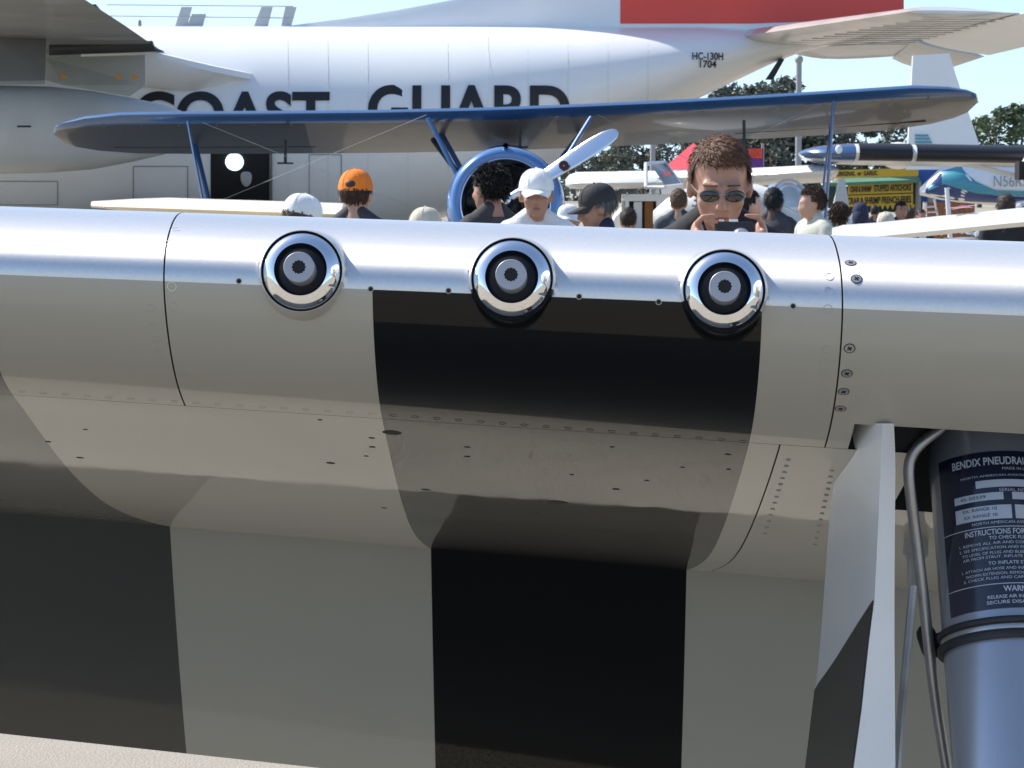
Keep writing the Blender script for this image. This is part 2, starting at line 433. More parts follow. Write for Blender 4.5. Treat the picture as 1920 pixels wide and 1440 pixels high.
# ---- flap hanging at the trailing edge
def flap_pt(px, y720, d, s, D=.03): return at(px, y720 + s * (px - 720), d + D * (px - 720) / 1920)
FL = []
for px in (0, 1920):
    top = flap_pt(px, 985, 4.955, .085); bot = flap_pt(px, 1453, 5.175, .108)
    FL.append((top, bot))
def fl(u, t, back=0):
    pts = []
    for k in (0, 1): pts.append(FL[k][0].lerp(FL[k][1], t))
    # slight camber of the lower face
    d = pts[1] - pts[0]; p = pts[0] + d * ((u + .0108 * (pts[0].y - 3.3) - pts[0].x) / d.x)
    nrm = Vector((0, .8, .6)); bow = .012 * math.sin(math.pi * t)
    return p - nrm * bow + nrm * back
us = [-3.3, -1.5, -1, ST[0], -.4, -.3, ST[1], 0, .1, ST[2], .45, .7, 1.2, 1.75]
ts = [0, .03, .1, .2, .3, .4, .5, .6, .7, .8, .9, 1]
rings = []
for t in ts: rings.append([fl(u, t) for u in us])
rings.append([fl(u, 1, .006) for u in us])
for t in reversed(ts[:-1]): rings.append([fl(u, t, .006 + .085 * (1 - t) ** .8) for u in us])
rings.append([fl(u, -.05, .05) for u in us]); rings.append(rings[0])
nf_ = len(ts)
mb = MB().rings(rings, 0, False, False, lambda a, j: 0 if nf_ <= a < len(rings) - 3 else stripe((us[j] + us[j + 1]) / 2))
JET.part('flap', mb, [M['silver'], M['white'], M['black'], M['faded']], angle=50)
for uu in (-3.3, 1.75):
    k = us.index(uu); MBx = MB().add([r[k] for r in rings[:-1]], [tuple(range(len(rings) - 1))]); JET.part('flap_end', MBx, M['silver'], smooth=False)

# ---- gun ports
def gun(C):
    gp = bpy.data.objects.new('gun_port', None); COL.objects.link(gp); gp.parent = JET.o; gp.location = C - JET.off
    o_ = JET.off; JET.off = C
    arcp = []; rr_, ss_ = .0434, .0075
    for q in range(25):
        arcp.append((rr_, ss_)); dr_ = .0142 / 24; ss_ += dr_ * math.tan(R(66 - 52 * q / 24)); rr_ -= dr_
    JET.part('rim', MB().lathe([(.0431, GS0 - .02), (.0431, GS0 - .001), (.0436, GS0 - .0004), (.0443, GS0 - .0006), (.0446, GS0 - .004)], C, GA, 96), M['black'], gp)
    cp_ = [(.0442, GS0 - .006), (.0442, GS0 + .0004), (.0449, GS0 + .0006), (.0458, GS0 - .0012), (.0470, GS0 - .006), (.0485, GS0 - .014), (.0505, GS0 - .028)]
    nrow = wpt(row_at(543), 0).z - C.z; u_ = GA.cross(Vector((0, 0, 1))).normalized(); w_ = GA.cross(u_)
    def cm(i, j):
        a = 2 * math.pi * (j + .5) / 96; q = C + (u_ * math.cos(a) + w_ * math.sin(a)) * .048
        if q.z - C.z > -.012: return 0
        return stripe(q.x)
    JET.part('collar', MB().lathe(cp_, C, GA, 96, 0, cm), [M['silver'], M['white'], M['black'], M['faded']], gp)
    JET.part('chrome_ring', MB().lathe([(.0434, -.01)] + arcp + [(.0287, ss_), (.0283, ss_ - .003)], C, GA, 96), M['chrome'], gp, angle=60)
    JET.part('plug', MB().lathe([(.0284, ss_ - .0003), (.0281, ss_ - .004), (.0265, .0105), (.024, .009), (.0166, .0085), (.001, .0085)], C, GA, 64), M['gunblack'], gp, angle=50)
    n = 72; prof = []
    mb = MB().lathe([(.0166, .0), (.0166, .0365), (.0161, .0372), (.0118, .0374)], C, GA, n)
    # scalloped bore
    u = GA.cross(Vector((0, 0, 1))).normalized(); w = GA.cross(u)
    def ring(r0, amp, s): return [C + GA * s + (u * math.cos(2 * math.pi * j / n) + w * math.sin(2 * math.pi * j / n)) * (r0 + amp * abs(math.cos(6 * 2 * math.pi * j / n))) for j in range(n)]
    mb.rings([ring(.0118, 0, .0374), ring(.0066, .0011, .0374), ring(.0066, .0011, .033)], 0, False)
    JET.part('muzzle', mb, M['muzzle'], gp, angle=35)
    JET.part('bore', MB().rings([ring(.0066, .0010, .0365), ring(.006, .0005, .015)], 0, True), M['dark'], gp)
    JET.off = o_
for C in GUN_C: gun(C)

# ---- fastener holes along the paint line, screws, rivets, drain holes
def disc(px, py, r, m, name, h=.0004, parent=None, n=14, ring=None, flat=1, cross=False):
    i, u = solve(px, py); p = bulge(wpt(i, u)); nr = wnorm(i, u)
    a = (wpt(i, u + .002) - wpt(i, u)).normalized(); b = nr.cross(a)
    mb = MB()
    if ring:
        pr = [(r, -.0006), (r, h), (r - ring, h), (r - ring, -.0006)]
        mb.lathe(pr, p, nr, n)
    else:
        mb.rings([[p + nr * -.001 + (a * math.cos(q) + b * math.sin(q) * flat) * r for q in np.linspace(0, 2 * math.pi, n, False)],
                  [p + nr * h + (a * math.cos(q) + b * math.sin(q) * flat) * r * .94 for q in np.linspace(0, 2 * math.pi, n, False)]], 0, True)
    return JET.part(name, mb, m, parent, smooth=False), p, nr, a, b
for x, y in ((448, 527), (695, 542), (841, 545), (1086, 556), (1235, 566), (1403, 567), (1487, 574)):
    disc(x, y, .0026, M['dark'], 'fastener_hole', .0003); disc(x, y, .0034, M['white'], 'hole_rim', .0004, ring=.0008)
for x, y in ((1595, 493), (1606, 523), (1593, 653), (1588, 700), (1582, 734), (1576, 766)):
    o, p, nr, a, b = disc(x, y, .0056, M['screw'], 'screw', .0005)
    disc(x, y, .0064, M['seam'], 'groove', .0003, o, ring=.0009)
    mb = MB()
    for k in (.6, .6 + math.pi / 2):
        v = a * math.cos(k) + b * math.sin(k); w = nr.cross(v)
        mb.add([p + nr * .0009 + v * sx * .0030 + w * sy * .0008 for sx, sy in ((-1, -1), (1, -1), (1, 1), (-1, 1))], [(0, 1, 2, 3)])
    s = mb.build('cross_slot', M['ink'], o, False, off=JET.off)
RIV = [(1555, 518), (1553, 545), (1552, 580), (1550, 655), (1546, 678), (1544, 700), (1541, 724), (1538, 750), (322, 537), (325, 575), (282, 578), (286, 612), (293, 636), (298, 660), (345, 702), (330, 430), (318, 455)]
for x, y in RIV: disc(x, y, .0052, M['silver'] if y < 540 and x < 1000 or y < 560 and x > 1000 else M['white'], 'rivet', .00025, ring=.0007, n=18)
for x in range(40, 1395, 41):
    y = float(np.interp(x, [0, 345, 715, 1395], [740, 762, 785, 836])) - 8
    u_ = solve(x, y)[1]
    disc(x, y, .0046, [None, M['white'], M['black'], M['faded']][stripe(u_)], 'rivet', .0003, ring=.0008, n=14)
for k in range(13):
    for x0, x1 in ((1478, 1434), (1560, 1528)):
        y = 862 + k * 11.5 + (0 if x0 < 1500 else 20)
        disc(x0 + (x1 - x0) * k / 12, y, .0028, M['grime'], 'rivet', .0012, n=8)
for x, y, r in ((697, 821, .004), (698, 838, .004), (687, 855, .003), (620, 868, .006), (600, 787, .003), (876, 838, .004), (876, 856, .004), (1148, 838, .003), (1155, 917, .005),
                (1072, 890, .003), (1213, 901, .003), (1003, 961, .005), (150, 858, .005), (90, 828, .004), (160, 805, .003), (735, 811, .012), (1045, 942, .014), (798, 918, .006), (1365, 852, .004), (1366, 880, .003), (720, 952, .004), (1280, 876, .003)):
    disc(x, y, r, M['seam'], 'drain_hole', .0004, flat=.8 if r < .01 else .9)

# ---- undercarriage: door, strut, pipes
def pts(lst): return [at(*q) for q in lst]
dn = pts([(1655, 794, 3.36), (1653, 838, 3.36), (1651, 885, 3.36), (1648, 958, 3.36), (1640, 1120, 3.35), (1630, 1200, 3.35), (1616, 1330, 3.35), (1598, 1460, 3.35), (1560, 1700, 3.36)])
df = pts([(1597, 794, 3.46), (1588, 838, 3.50), (1566, 885, 3.60), (1556, 958, 3.68), (1540, 1180, 3.74), (1533, 1255, 3.76), (1522, 1345, 3.78), (1508, 1460, 3.80), (1470, 1700, 3.84)])
dr = pts([(1676, 794, 3.38), (1678, 838, 3.38), (1679, 885, 3.38), (1678, 958, 3.38), (1677, 1120, 3.37), (1677, 1200, 3.37), (1678, 1330, 3.37), (1679, 1460, 3.37), (1680, 1700, 3.38)])
# black lower corner of the door face starts on a diagonal
ringsd = []
for k in range(len(dn)):
    N_, Fp, Rr = dn[k], df[k], dr[k]; th = Vector((.016, 0, 0))
    mid1 = N_.lerp(Fp, .33); mid2 = N_.lerp(Fp, .66)
    ringsd.append([N_, mid1, mid2, Fp, Fp + th, mid2 + th, mid1 + th, Rr + Vector((0, .02, 0)), Rr])
gd = JET.part('gear_door', MB().rings(ringsd, 0, True), M['doorp'], angle=30)
def doorp(a, t):  # a: row of the door in photo pixels along the near edge, t: near 0 .. far 1
    ys = [proj(q)[1] for q in dn]; k = max(j for j in range(len(ys)) if ys[j] <= a) if a >= ys[0] else 0; k = min(k, len(ys) - 2)
    w = (a - ys[k]) / (ys[k + 1] - ys[k]); return dn[k].lerp(dn[k + 1], w).lerp(df[k].lerp(df[k + 1], w), t) - Vector((.0012, .0006, 0))
mbp = MB(); rows_ = []
for a in np.linspace(1125, 1690, 40):
    tmin = max(0.0, 0.0); tmax = min(1.0, (a - 1122) / 128.0)
    rows_.append([doorp(a, t * tmax) for t in np.linspace(.01, .995, 8)])
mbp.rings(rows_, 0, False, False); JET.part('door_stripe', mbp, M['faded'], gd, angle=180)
# strut
SX = lambda y: 1742 + (y - 870) * .0855 + 115
sa, sb = at(SX(735), 735, 3.575), at(SX(1700), 1700, 3.34); ax = (sb - sa).normalized(); SR = .0715; L = (sb - sa).length
st = JET.part('landing_gear_strut', MB().lathe([(.02, -.05), (SR * .9, -.045), (SR, -.02), (SR, 0.0), (SR * .985, .035), (SR, .04), (SR, L)], sa, ax, 72, cap=True), M['strut'], angle=35)
JET.part('collar', MB().lathe([(SR * .98, .005), (SR + .012, .006), (SR + .012, .016), (SR * .98, .018)], sa + ax * -.02, ax, 64), M['rubber'], st)
sc = sb
JET.part('oleo_piston', MB().tube([sb, sb + ax * .30], .045, 24), M['chrome'], st)
wc = sb + ax * .42 + Vector((.0, 0, 0)); wc.z = .36
wh = JET.part('wheel', MB().lathe([(.10, -.10), (.25, -.10), (.33, -.09), (.36, -.04), (.36, .04), (.33, .09), (.25, .10), (.10, .10)], wc, (1, 0, 0), 48, cap=True), M['rubber'])
JET.part('hub', MB().lathe([(.02, -.115), (.15, -.112), (.2, -.10), (.2, .10), (.15, .112), (.02, .115)], wc, (1, 0, 0), 32, cap=True), M['silver'], wh)
cl = at(1741, 1205, 3.5)
JET.part('pipe_clip', MB().cap_(cl + Vector((-.003, 0, .010)), cl + Vector((.003, 0, -.008)), .0115, .0115).cap_(cl, at(1775, 1192, 3.5), .007, .007), M['rubber'], st)
pp = spline(pts([(1800, 742, 3.55), (1782, 772, 3.5), (1765, 800, 3.47), (1727, 832, 3.46), (1707, 862, 3.46), (1705, 905, 3.46), (1717, 1000, 3.47), (1735, 1150, 3.48), (1752, 1300, 3.49), (1776, 1450, 3.5), (1800, 1600, 3.5)]), 8)
JET.part('hydraulic_pipe', MB().tube(pp, .0066, 12), M['steel'], st)
ki, ku = solve(1718, 1012); kn = wnorm(ki, ku); kp = wpt(ki, ku) + kn * .018
rd = JET.part('flap_rod', MB().tube([kp + kn * .02] + pts([(1705, 1180, kp.y - .02), (1691, 1330, kp.y - .06), (1686, 1395, kp.y - .08), (1678, 1500, kp.y - .1)]), .0058, 8), M['steel'])
JET.part('rod_end', MB().lathe([(.001, -.02), (.016, -.02), (.0165, .002), (.013, .006), (.001, .007)], kp, kn, 20).cap_(kp, kp.lerp(at(1705, 1180, kp.y - .02), .38), .012, .008), M['grime'], rd)
# placard wrapped on the strut
ux = ax.cross(Vector((0, 1, 0))).normalized()
if ux.x < 0: ux = -ux
uf = ax.cross(ux).normalized()
if uf.y > 0: uf = -uf
def wrap(x, v, r):  # x metres right of the strut centre line along the surface, v metres down from sa
    a = x / SR; return sa + ax * v + (ux * math.sin(a) + uf * math.cos(a)) * r
def vof(y):
    vs = np.linspace(0, .9, 600); return float(vs[int(np.argmin([abs(proj(wrap(0, q, SR))[1] - y) for q in vs]))])
# clamp band
def ring_on(y, w, r, m, name):
    c = sa + ax * vof(y)
    return JET.part(name, MB().lathe([(SR * .98, -w), (r - .001, -w), (r, -w * .6), (r, w * .6), (r - .001, w), (SR * .98, w)], c, ax, 64), m, st, angle=60)
ring_on(1162, .0035, SR + .006, M['rubber'], 'clamp_band'); ring_on(1174, .004, SR + .003, M['steel'], 'clamp_band'); ring_on(1187, .0045, SR + .007, M['rubber'], 'clamp_band')
v0, v1 = vof(846), vof(1140); PXM = (v1 - v0) / 294
def grid(x0, x1, va, vb, r, n=14):
    return [[wrap(x0 + (x1 - x0) * i / n, v, r) for i in range(n + 1)] for v in np.linspace(va, vb, 6)]
PL0, PL1 = -.080, .080
pl = JET.part('placard', MB().rings(grid(PL0, PL1, v0, v1, SR + .0008, 28), 0, False, False), M['plate'], st, angle=180)
def line(s, y, h, x0=None, w=None, c=None, bold=0, name='lettering', m='print'):
    v, f = txt(s, h * PXM, bold, 1, w * PXM if w else None)
    if c is not None: v[:, 0] += c - v[:, 0].max() / 2
    else: v[:, 0] += x0
    vy = v0 + (y - 846) * PXM
    mb = MB().add([wrap(p[0], vy + h * PXM - p[1], SR + .0016) for p in v], f); JET.part(name, mb, M[m], pl, smooth=False)
C0 = .008
line('BENDIX PNEUDRAULICS', 858, 14, c=-.003, w=172, bold=.02)
line('MADE IN U.S.A.', 877, 5, c=.02, w=60)
line('NORTH AMERICAN AVIATION INC.', 890, 4, c=.0, w=150); 
def bar(x0, x1, y0, y1):
    JET.part('data_panel', MB().rings(grid(x0, x1, v0 + (y0 - 846) * PXM, v0 + (y1 - 846) * PXM, SR + .0012, 28), 0, False, False), M['print'], pl, angle=180)
bar(-.030, .055, 900, 914); line('SERIAL NO.', 917, 6, c=.012, w=52)
bar(-.058, .0, 924, 938); bar(.010, .065, 924, 938)
line('4S-50339', 928, 6, c=-.035, w=48, m='ink')
bar(-.058, .008, 948, 974); bar(.012, .066, 948, 974)
line('EX. RANGE 10', 951, 6, c=-.028, w=62, m='ink'); line('AX. RANGE 10', 963, 6, c=-.028, w=62, m='ink'); line('MODEL', 951, 6, c=.036, w=30, m='ink'); line('NOSE', 963, 6, c=.036, w=26, m='ink')
line('NORTH AMERICAN AVIATION', 978, 5, c=.0, w=120)
bar(PL0, PL1, 988, 989.5)
line('INSTRUCTIONS FOR SERVICING', 993, 10, c=.006, w=170, bold=.015)
line('TO CHECK FLUID', 1006, 6, c=.004, w=76, bold=.01)
for k, (s, wd) in enumerate((('1. REMOVE ALL AIR AND COMPRESS STRUT', 178), ('2. SEE SPECIFICATION AND FILL WITH FLUID', 180), ('TO LEVEL OF PLUG AND BLEED TO REMOVE', 170), ('AIR FROM STRUT. INFLATE AS REQUIRED', 168))):
    line(s, 1016 + k * 9, 5, c=.0, w=wd)
line('TO INFLATE STRUT', 1053, 6, c=.004, w=86, bold=.01)
for k, (s, wd) in enumerate((('1. ATTACH AIR HOSE AND INFLATE STRUT TO', 176), ('SHOWN EXTENSION. REMOVE', 110), ('2. CHECK PLUG AND CAP, CLOSE VALVE', 172))):
    line(s, 1064 + k * 9, 5, c=.0 if wd > 150 else -.016, w=wd)
bar(PL0, PL1, 1094, 1095.5)
line('WARNING', 1100, 10, c=.012, w=66, bold=.02)
line('RELEASE AIR IN STRUT BEFORE', 1116, 6, c=.014, w=130, bold=.01); line('SECURE DISASSEMBLY', 1126, 6, c=.008, w=116, bold=.01)

# ---- fuselage (out of frame to the right, seen in the polished metal)
rings = []
for y, hw, hh, zc in ((.9, .03, .03, 2.28), (1.05, .2, .2, 2.25), (1.35, .33, .33, 2.19), (1.36, .37, .42, 2.18), (2.2, .42, .52, 2.02), (3.4, .45, .58, 1.84), (4.6, .46, .62, 1.62), (6, .42, .6, 1.4), (8, .25, .4, 1.05), (9.6, .08, .3, .85)):
    rings.append([(2.55 + hw * math.cos(a), y, zc + hh * math.sin(a)) for a in np.linspace(0, 2 * math.pi, 32, False)])
JET.part('fuselage', MB().rings(rings, 0, True, True, lambda i, j: 1 if i < 4 else 0), [M['silver'], M['planew']])
# reflected-side partner leg so that the plane stands on both wheels
w2 = wc + Vector((2 * (2.55 - wc.x), 0, 0))
JET.part('wheel', MB().lathe([(.10, -.10), (.25, -.10), (.33, -.09), (.36, -.04), (.36, .04), (.33, .09), (.25, .10), (.10, .10)], w2, (1, 0, 0), 48, cap=True), M['rubber'])
JET.part('landing_gear_strut', MB().tube([w2, w2 + Vector((-.1, .1, 1.0))], .06, 16), M['strut'])
# ------------------------------------------------------------------ four-engined transport behind (nose to the left)
D0 = 55.0
HC = Thing('transport_plane', 'large white four engined rescue plane with black lettering and red striped fin', 'airplane', (-6, D0, 0))
FX = lambda px: at(px, 352, D0).x
FR = 1.98
def fus_sec(px):
    """top and bottom height of the fuselage at a photo column"""
    zt = at(960, 50, D0).z
    if px < 780: zb = .75
    elif px < 1480: zb = None
    if px >= 780:
        yb = np.interp(px, [780, 860, 1000, 1180, 1310, 1375, 1440, 1500, 1560], [418, 402, 350, 250, 184, 153, 122, 98, 84]); zb = at(px, float(yb), D0).z
    if px > 1350: zt = at(px, float(np.interp(px, [1350, 1450, 1560], [50, 60, 74])), D0).z
    return zt, zb
cs = [-1500, -1300, -1000, -400, 0, 200, 300, 395, 440, 510, 600, 700, 780, 860, 940, 1020, 1100, 1180, 1250, 1310, 1375, 1440, 1500, 1560]
rings = []
for px in cs:
    zt, zb = fus_sec(px); k = {-1500: .25, -1300: .8}.get(px, 1); c = (zt + zb) / 2; hh = (zt - zb) / 2 * k; hw = FR * k if px < 900 else float(np.interp(px, [900, 1300, 1560], [FR, 1.3, .18]))
    rings.append([(FX(px), D0 - hw * math.sin(a), c + hh * math.cos(a)) for a in np.linspace(0, 2 * math.pi, 48, False)])
fus = HC.part('fuselage', MB().rings(rings), M['planew'], angle=60)
def fus_y(x, z):
    px = 960 + x / D0 * F; zt, zb = fus_sec(px); c = (zt + zb) / 2; hh = (zt - zb) / 2
    hw = FR if px < 900 else float(np.interp(px, [900, 1300, 1560], [FR, 1.3, .18]))
    return D0 - hw * math.sqrt(max(0, 1 - ((z - c) / hh) ** 2))
def on_fus(px, py):
    p = at(px, py, D0 - 1)
    for _ in range(6): p = at(px, py, fus_y(p.x, p.z))
    return p
def fus_text(s, x0, x1, ytop, ybot, bold, name):
    pa = on_fus(x0, ybot); pb = on_fus(x1, ybot); h = on_fus(x0, ytop).z - pa.z
    v, f = txt(s, 1, bold); v[:, 0] *= (pb.x - pa.x) / v[:, 0].max(); v[:, 1] *= h / v[:, 1].max()
    sl = (on_fus(x1, ytop).z - on_fus(x0, ytop).z) / (pb.x - pa.x) * 0
    # cut long triangles so that the print follows the curved skin
    b = bmesh.new(); vs = [b.verts.new(p) for p in v]
    for q in f:
        try: b.faces.new([vs[i] for i in q])
        except ValueError: pass
    for k in range(1, 9):
        gm = b.verts[:] + b.edges[:] + b.faces[:]; bmesh.ops.bisect_plane(b, geom=gm, plane_co=(0, h * k / 9, 0), plane_no=(0, 1, 0))
    b.verts.index_update(); V = []
    for p in b.verts:
        x = pa.x + p.co.x; z = pa.z + p.co.y; V.append((x, fus_y(x, z) - .02, z))
    fs = [tuple(q.index for q in g_.verts) for g_ in b.faces]; b.free()
    return HC.part(name, MB().add(V, fs), M['ink'], smooth=False)
fus_text('COAST', 252, 618, 171, 258, .028, 'lettering'); fus_text('GUARD', 690, 1068, 159, 250, .028, 'lettering')
fus_text('HC-130H', 1298, 1356, 98, 112, .02, 'lettering'); fus_text('1704', 1312, 1343, 113, 127, .02, 'lettering')
# doorway, panels on the side
def patch(px0, py0, px1, py1, off, n=8):
    return [[(lambda q: Vector((q.x, q.y - off, q.z)))(on_fus(px0 + (px1 - px0) * i / 4, py0 + (py1 - py0) * j / n)) for i in range(5)] for j in range(n + 1)]
dw = HC.part('doorway', MB().rings(patch(395, 225, 508, 400, .012), 0, False, False), M['dark'], angle=180)
HC.part('door_frame', MB().tube([p[-1] - Vector((0, .02, 0)) for p in patch(395, 225, 508, 400, .012)], .03, 6), M['orange' if False else 'fabric'], dw)
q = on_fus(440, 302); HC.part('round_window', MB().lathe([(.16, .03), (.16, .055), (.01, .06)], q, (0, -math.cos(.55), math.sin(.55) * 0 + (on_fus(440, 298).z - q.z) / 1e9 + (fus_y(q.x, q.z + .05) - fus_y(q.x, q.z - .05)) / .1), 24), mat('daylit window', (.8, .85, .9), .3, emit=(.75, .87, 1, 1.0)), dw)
q = on_fus(462, 332); HC.part('hatch_wheel', MB().ell(q + Vector((0, -.03, 0)), (.1, .03, .17)), M['grime'], dw)
for x0, y0, x1, y1 in ((250, 312, 352, 380), (-10, 340, 108, 384), (580, 290, 640, 420)):
    mb = MB(); pa = patch(x0, y0, x1, y1, .006)
    for ln in (pa[0], pa[-1], [r[0] for r in pa], [r[-1] for r in pa]): mb.tube(ln, .008, 5)
    HC.part('panel_outline', mb, M['grime'])
for px in (540, 615, 690, 765, 840, 915, 990, 1065, 1140, 1215):
    pa = [on_fus(px, y) - Vector((0, .003, 0)) for y in range(56, 400 if px < 800 else 330 if px < 1000 else 200, 14)]
    HC.part('skin_joint', MB().tube(pa, .002, 5), M['planeg'])
# fin with dorsal fillet
def fin_col(px, ytop, m, th):
    zb = at(px, 56, D0).z
    return px, at(px, ytop, D0).z, zb, th
fc = [(545, 48, .05), (640, 36, .12), (740, 20, .16), (860, -2, .2), (960, -40, .24), (1060, -260, .28), (1159, -500, .3), (1160, -502, .3), (1400, -700, .32), (1560, -700, .22), (1690, -660, .05)]
rings = []
for px, yt, th in fc:
    zt = at(px, yt, D0).z; zb = at(px, 60, D0).z; x = FX(px)
    rings.append([(x, D0 - th, zb), (x, D0 - th * .8, (zb + zt) / 2), (x, D0 - .03, zt), (x, D0 + .03, zt), (x, D0 + th * .8, (zb + zt) / 2), (x, D0 + th, zb)])
HC.part('fin', MB().rings(rings, 0, True, True), M['planew'], angle=30)
rings = []
for px, yt, th in fc[7:]:
    zt = at(px, yt, D0).z; zb = at(px, 46 if px < 1500 else 46 - (px - 1500) * .1, D0).z; x = FX(px) + .01
    t0 = th * (1 - .2 * (at(px, 46, D0).z - at(px, 60, D0).z) / ((zt - at(px, 60, D0).z) / 2)) + .012
    rings.append([(x, D0 - t0, zb), (x, D0 - th * .8 - .012, (at(px, 60, D0).z + zt) / 2), (x, D0 - .05, zt), (x, D0 + .05, zt), (x, D0 + th * .8 + .012, (at(px, 60, D0).z + zt) / 2), (x, D0 + t0, zb)])
HC.part('red_band', MB().rings(rings, 0, True, True), M['cgred'], angle=30)
# horizontal stabilisers with elevators
zs = at(1385, 66, D0 - 1).z
for sg in (1, -1):
    rs = []
    for t in (0, .25, .5, .75, .97, 1):
        xl = FX(1385) - .1 + t * 2.1; ch = 3.35 - 1.6 * t; y = D0 - sg * (.2 + 7.6 * t)
        rs.append(foil((xl, y, zs + .02 * t), (ch, 0, -.02), (0, 0, 1), (.42 - .22 * t) * (1 if t < 1 else .3)))
    sp = HC.part('stabiliser', MB().rings(rs), mat('scuffed stabiliser skin', (.62, .60, .57), .3, .25, .2, .12, 1.2) if sg == 1 else M['planeg'], angle=40)
    rs = []
    for t in (0, .3, .6, .95, 1):
        xl = FX(1385) + 3.2 + t * .55; ch = 1.25 - .35 * t; y = D0 - sg * (.25 + 7.9 * t)
        rs.append(foil((xl, y, zs - .02), (ch, 0, -.30), (0, 0, 1), .16 if t < 1 else .04))
    HC.part('elevator', MB().rings(rs), M['planew'] if sg == 1 else M['planeg'], sp, angle=40)
    if sg == 1:
        mb = MB()
        for t in np.linspace(.06, .96, 13):
            xl = FX(1385) - .1 + t * 2.1; ch = 3.35 - 1.6 * t; y = D0 - (.2 + 7.6 * t)
            mb.box((xl + ch * .55, y, zs - .145 + .07 * t), (ch * .7, .03, .012))
        HC.part('skin_seam', mb, M['grime'], sp, smooth=False)
q = at(1452, 128, D0 - .4); HC.part('tail_bumper', MB().prism([q + Vector(v) for v in ((-.15, 0, -.2), (-.02, 0, -.2), (.18, 0, .16), (.1, 0, .18))], (0, .2, 0)), M['ink'], smooth=False)
# wing, flaps, nacelle
zr = at(290, 92, 53).z
rs = []
for t, y in ((0, D0 + 1.0), (.1, 53), (.5, 45), (1, 36)):
    xt = at(300, 352, 53).x + .8 * t * (0 if t < .2 else 1)
    ch = 5.3 - 1.6 * t; rs.append(foil((xt - ch, y, zr + .45), (ch, 0, -.45), (0, 0, 1), .75 - .3 * t))
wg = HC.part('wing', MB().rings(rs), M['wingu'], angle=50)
rs = []
for px, yt_, yb_, dp in ((150, 60, 150, 52.7), (290, 98, 165, 52.7), (340, 110, 170, 52.75), (400, 124, 168, 52.9), (450, 134, 160, 53.1), (485, 141, 150, 53.4)):
    a_ = at(px, yt_, dp); b_ = at(px, yb_, dp); rs.append([(a_.x, D0 - .5, a_.z + .05), (a_.x, dp + .25, a_.z + .02), (a_.x, dp, a_.z), (a_.x, dp - .02, a_.z - .1), (a_.x, dp + .1, (a_.z + b_.z) / 2), (b_.x, dp + .35, b_.z), (b_.x, D0 - .5, b_.z)])
HC.part('wing_fillet', MB().rings(rs), M['planew'], angle=50)
def slab(pxs, d0, d1, th, name, m, parent=None):
    """panel between two edges: first edge at depth d0, second at d1"""
    (a, b), (c, d) = pxs; P = [at(*a, d0), at(*b, d0), at(*d, d1), at(*c, d1)]
    return HC.part(name, MB().prism(P, (0, 0, th)), M[m], parent, smooth=False)
slab((((-40, 36), (190, 26)), ((-40, 24), (180, 14))), 46.5, 45.5, .05, 'flap_gap', 'gapk', wg)
slab((((92, 104), (292, 97)), ((92, 90), (286, 82))), 51.8, 51.0, .05, 'flap_gap', 'gapk', wg)
fp = HC.part('flap_panel', MB().prism([at(85, 108, 51.6), at(272, 103, 51.6), at(273, 160, 51.3), at(240, 180, 51.2), at(120, 160, 51.2), at(85, 150, 51.3)], (0, .12, 0)), mat('yellowed flap skin', (.60, .56, .46), .5, 0, .2, .08, 1.5), smooth=False)
for x, sx in ((120, 1), (221, -1), (254, 1)):
    p = at(x, 144, 51.1); HC.part('arrow_mark', MB().prism([p + Vector((-.05 * sx, 0, -.06)), p + Vector((-.05 * sx, 0, .06)), p + Vector((.06 * sx, 0, 0))], (0, -.02, 0)), M['orange'], fp, smooth=False)
# inboard nacelle with its long tail cone
rs = []
for px, yt, yb in ((-500, 150, 322), (-380, 150, 326), (-200, 155, 328), (0, 160, 326), (90, 162, 324), (170, 170, 318), (250, 184, 303), (310, 196, 289), (345, 210, 276), (352, 238, 252)):
    a = at(px, yt, 49); b = at(px, yb, 49); c = (a + b) / 2; r = (a.z - b.z) / 2
    rs.append([(c.x, c.y - r * .85 * math.sin(q), c.z + r * math.cos(q)) for q in np.linspace(0, 2 * math.pi, 32, False)])
nc = HC.part('engine_nacelle', MB().rings(rs), M['planeg'], angle=60)
p = at(45, 237, 48.2); HC.part('access_slot', MB().box(p, (.22, .02, .03)), M['ink'], nc, smooth=False)
slab((((-40, 40), (88, 50)), ((-40, 160), (84, 158))), 49.5, 48.6, .06, 'pylon_panel', 'wingu', wg)
# aerials and wires on the roof
zt = at(960, 50, D0).z
for x0, x1, x2, x3, y in ((328, 340, 360, 350, 13), (350, 360, 386, 380, 26), (476, 490, 511, 502, 13), (527, 535, 556, 546, 13)):
    HC.part('aerial', MB().prism([at(x0, 49, D0), at(x3, 49, D0), at(x2, y, D0), at(x1, y, D0)], (0, .06, 0)), M['planeg'], smooth=False)
HC.part('aerial', MB().cap_(at(262, 46, D0), at(262, 40, D0), .035, .03), M['grime'])
HC.part('aerial_wire', MB().tube([at(200, 9, D0), at(550, 12, D0)], .012, 5), M['planeg']); HC.part('aerial_wire', MB().tube([at(200, 30, D0), at(550, 34, D0)], .012, 5), M['planeg'])
for px in (-1050, 250, 420):
    HC.part('wheel', MB().lathe([(.1, -.25), (.55, -.25), (.68, -.15), (.68, .15), (.55, .25), (.1, .25)], (FX(px), D0 - 1.7, .68), (0, 1, 0), 28, cap=True), M['rubber'])
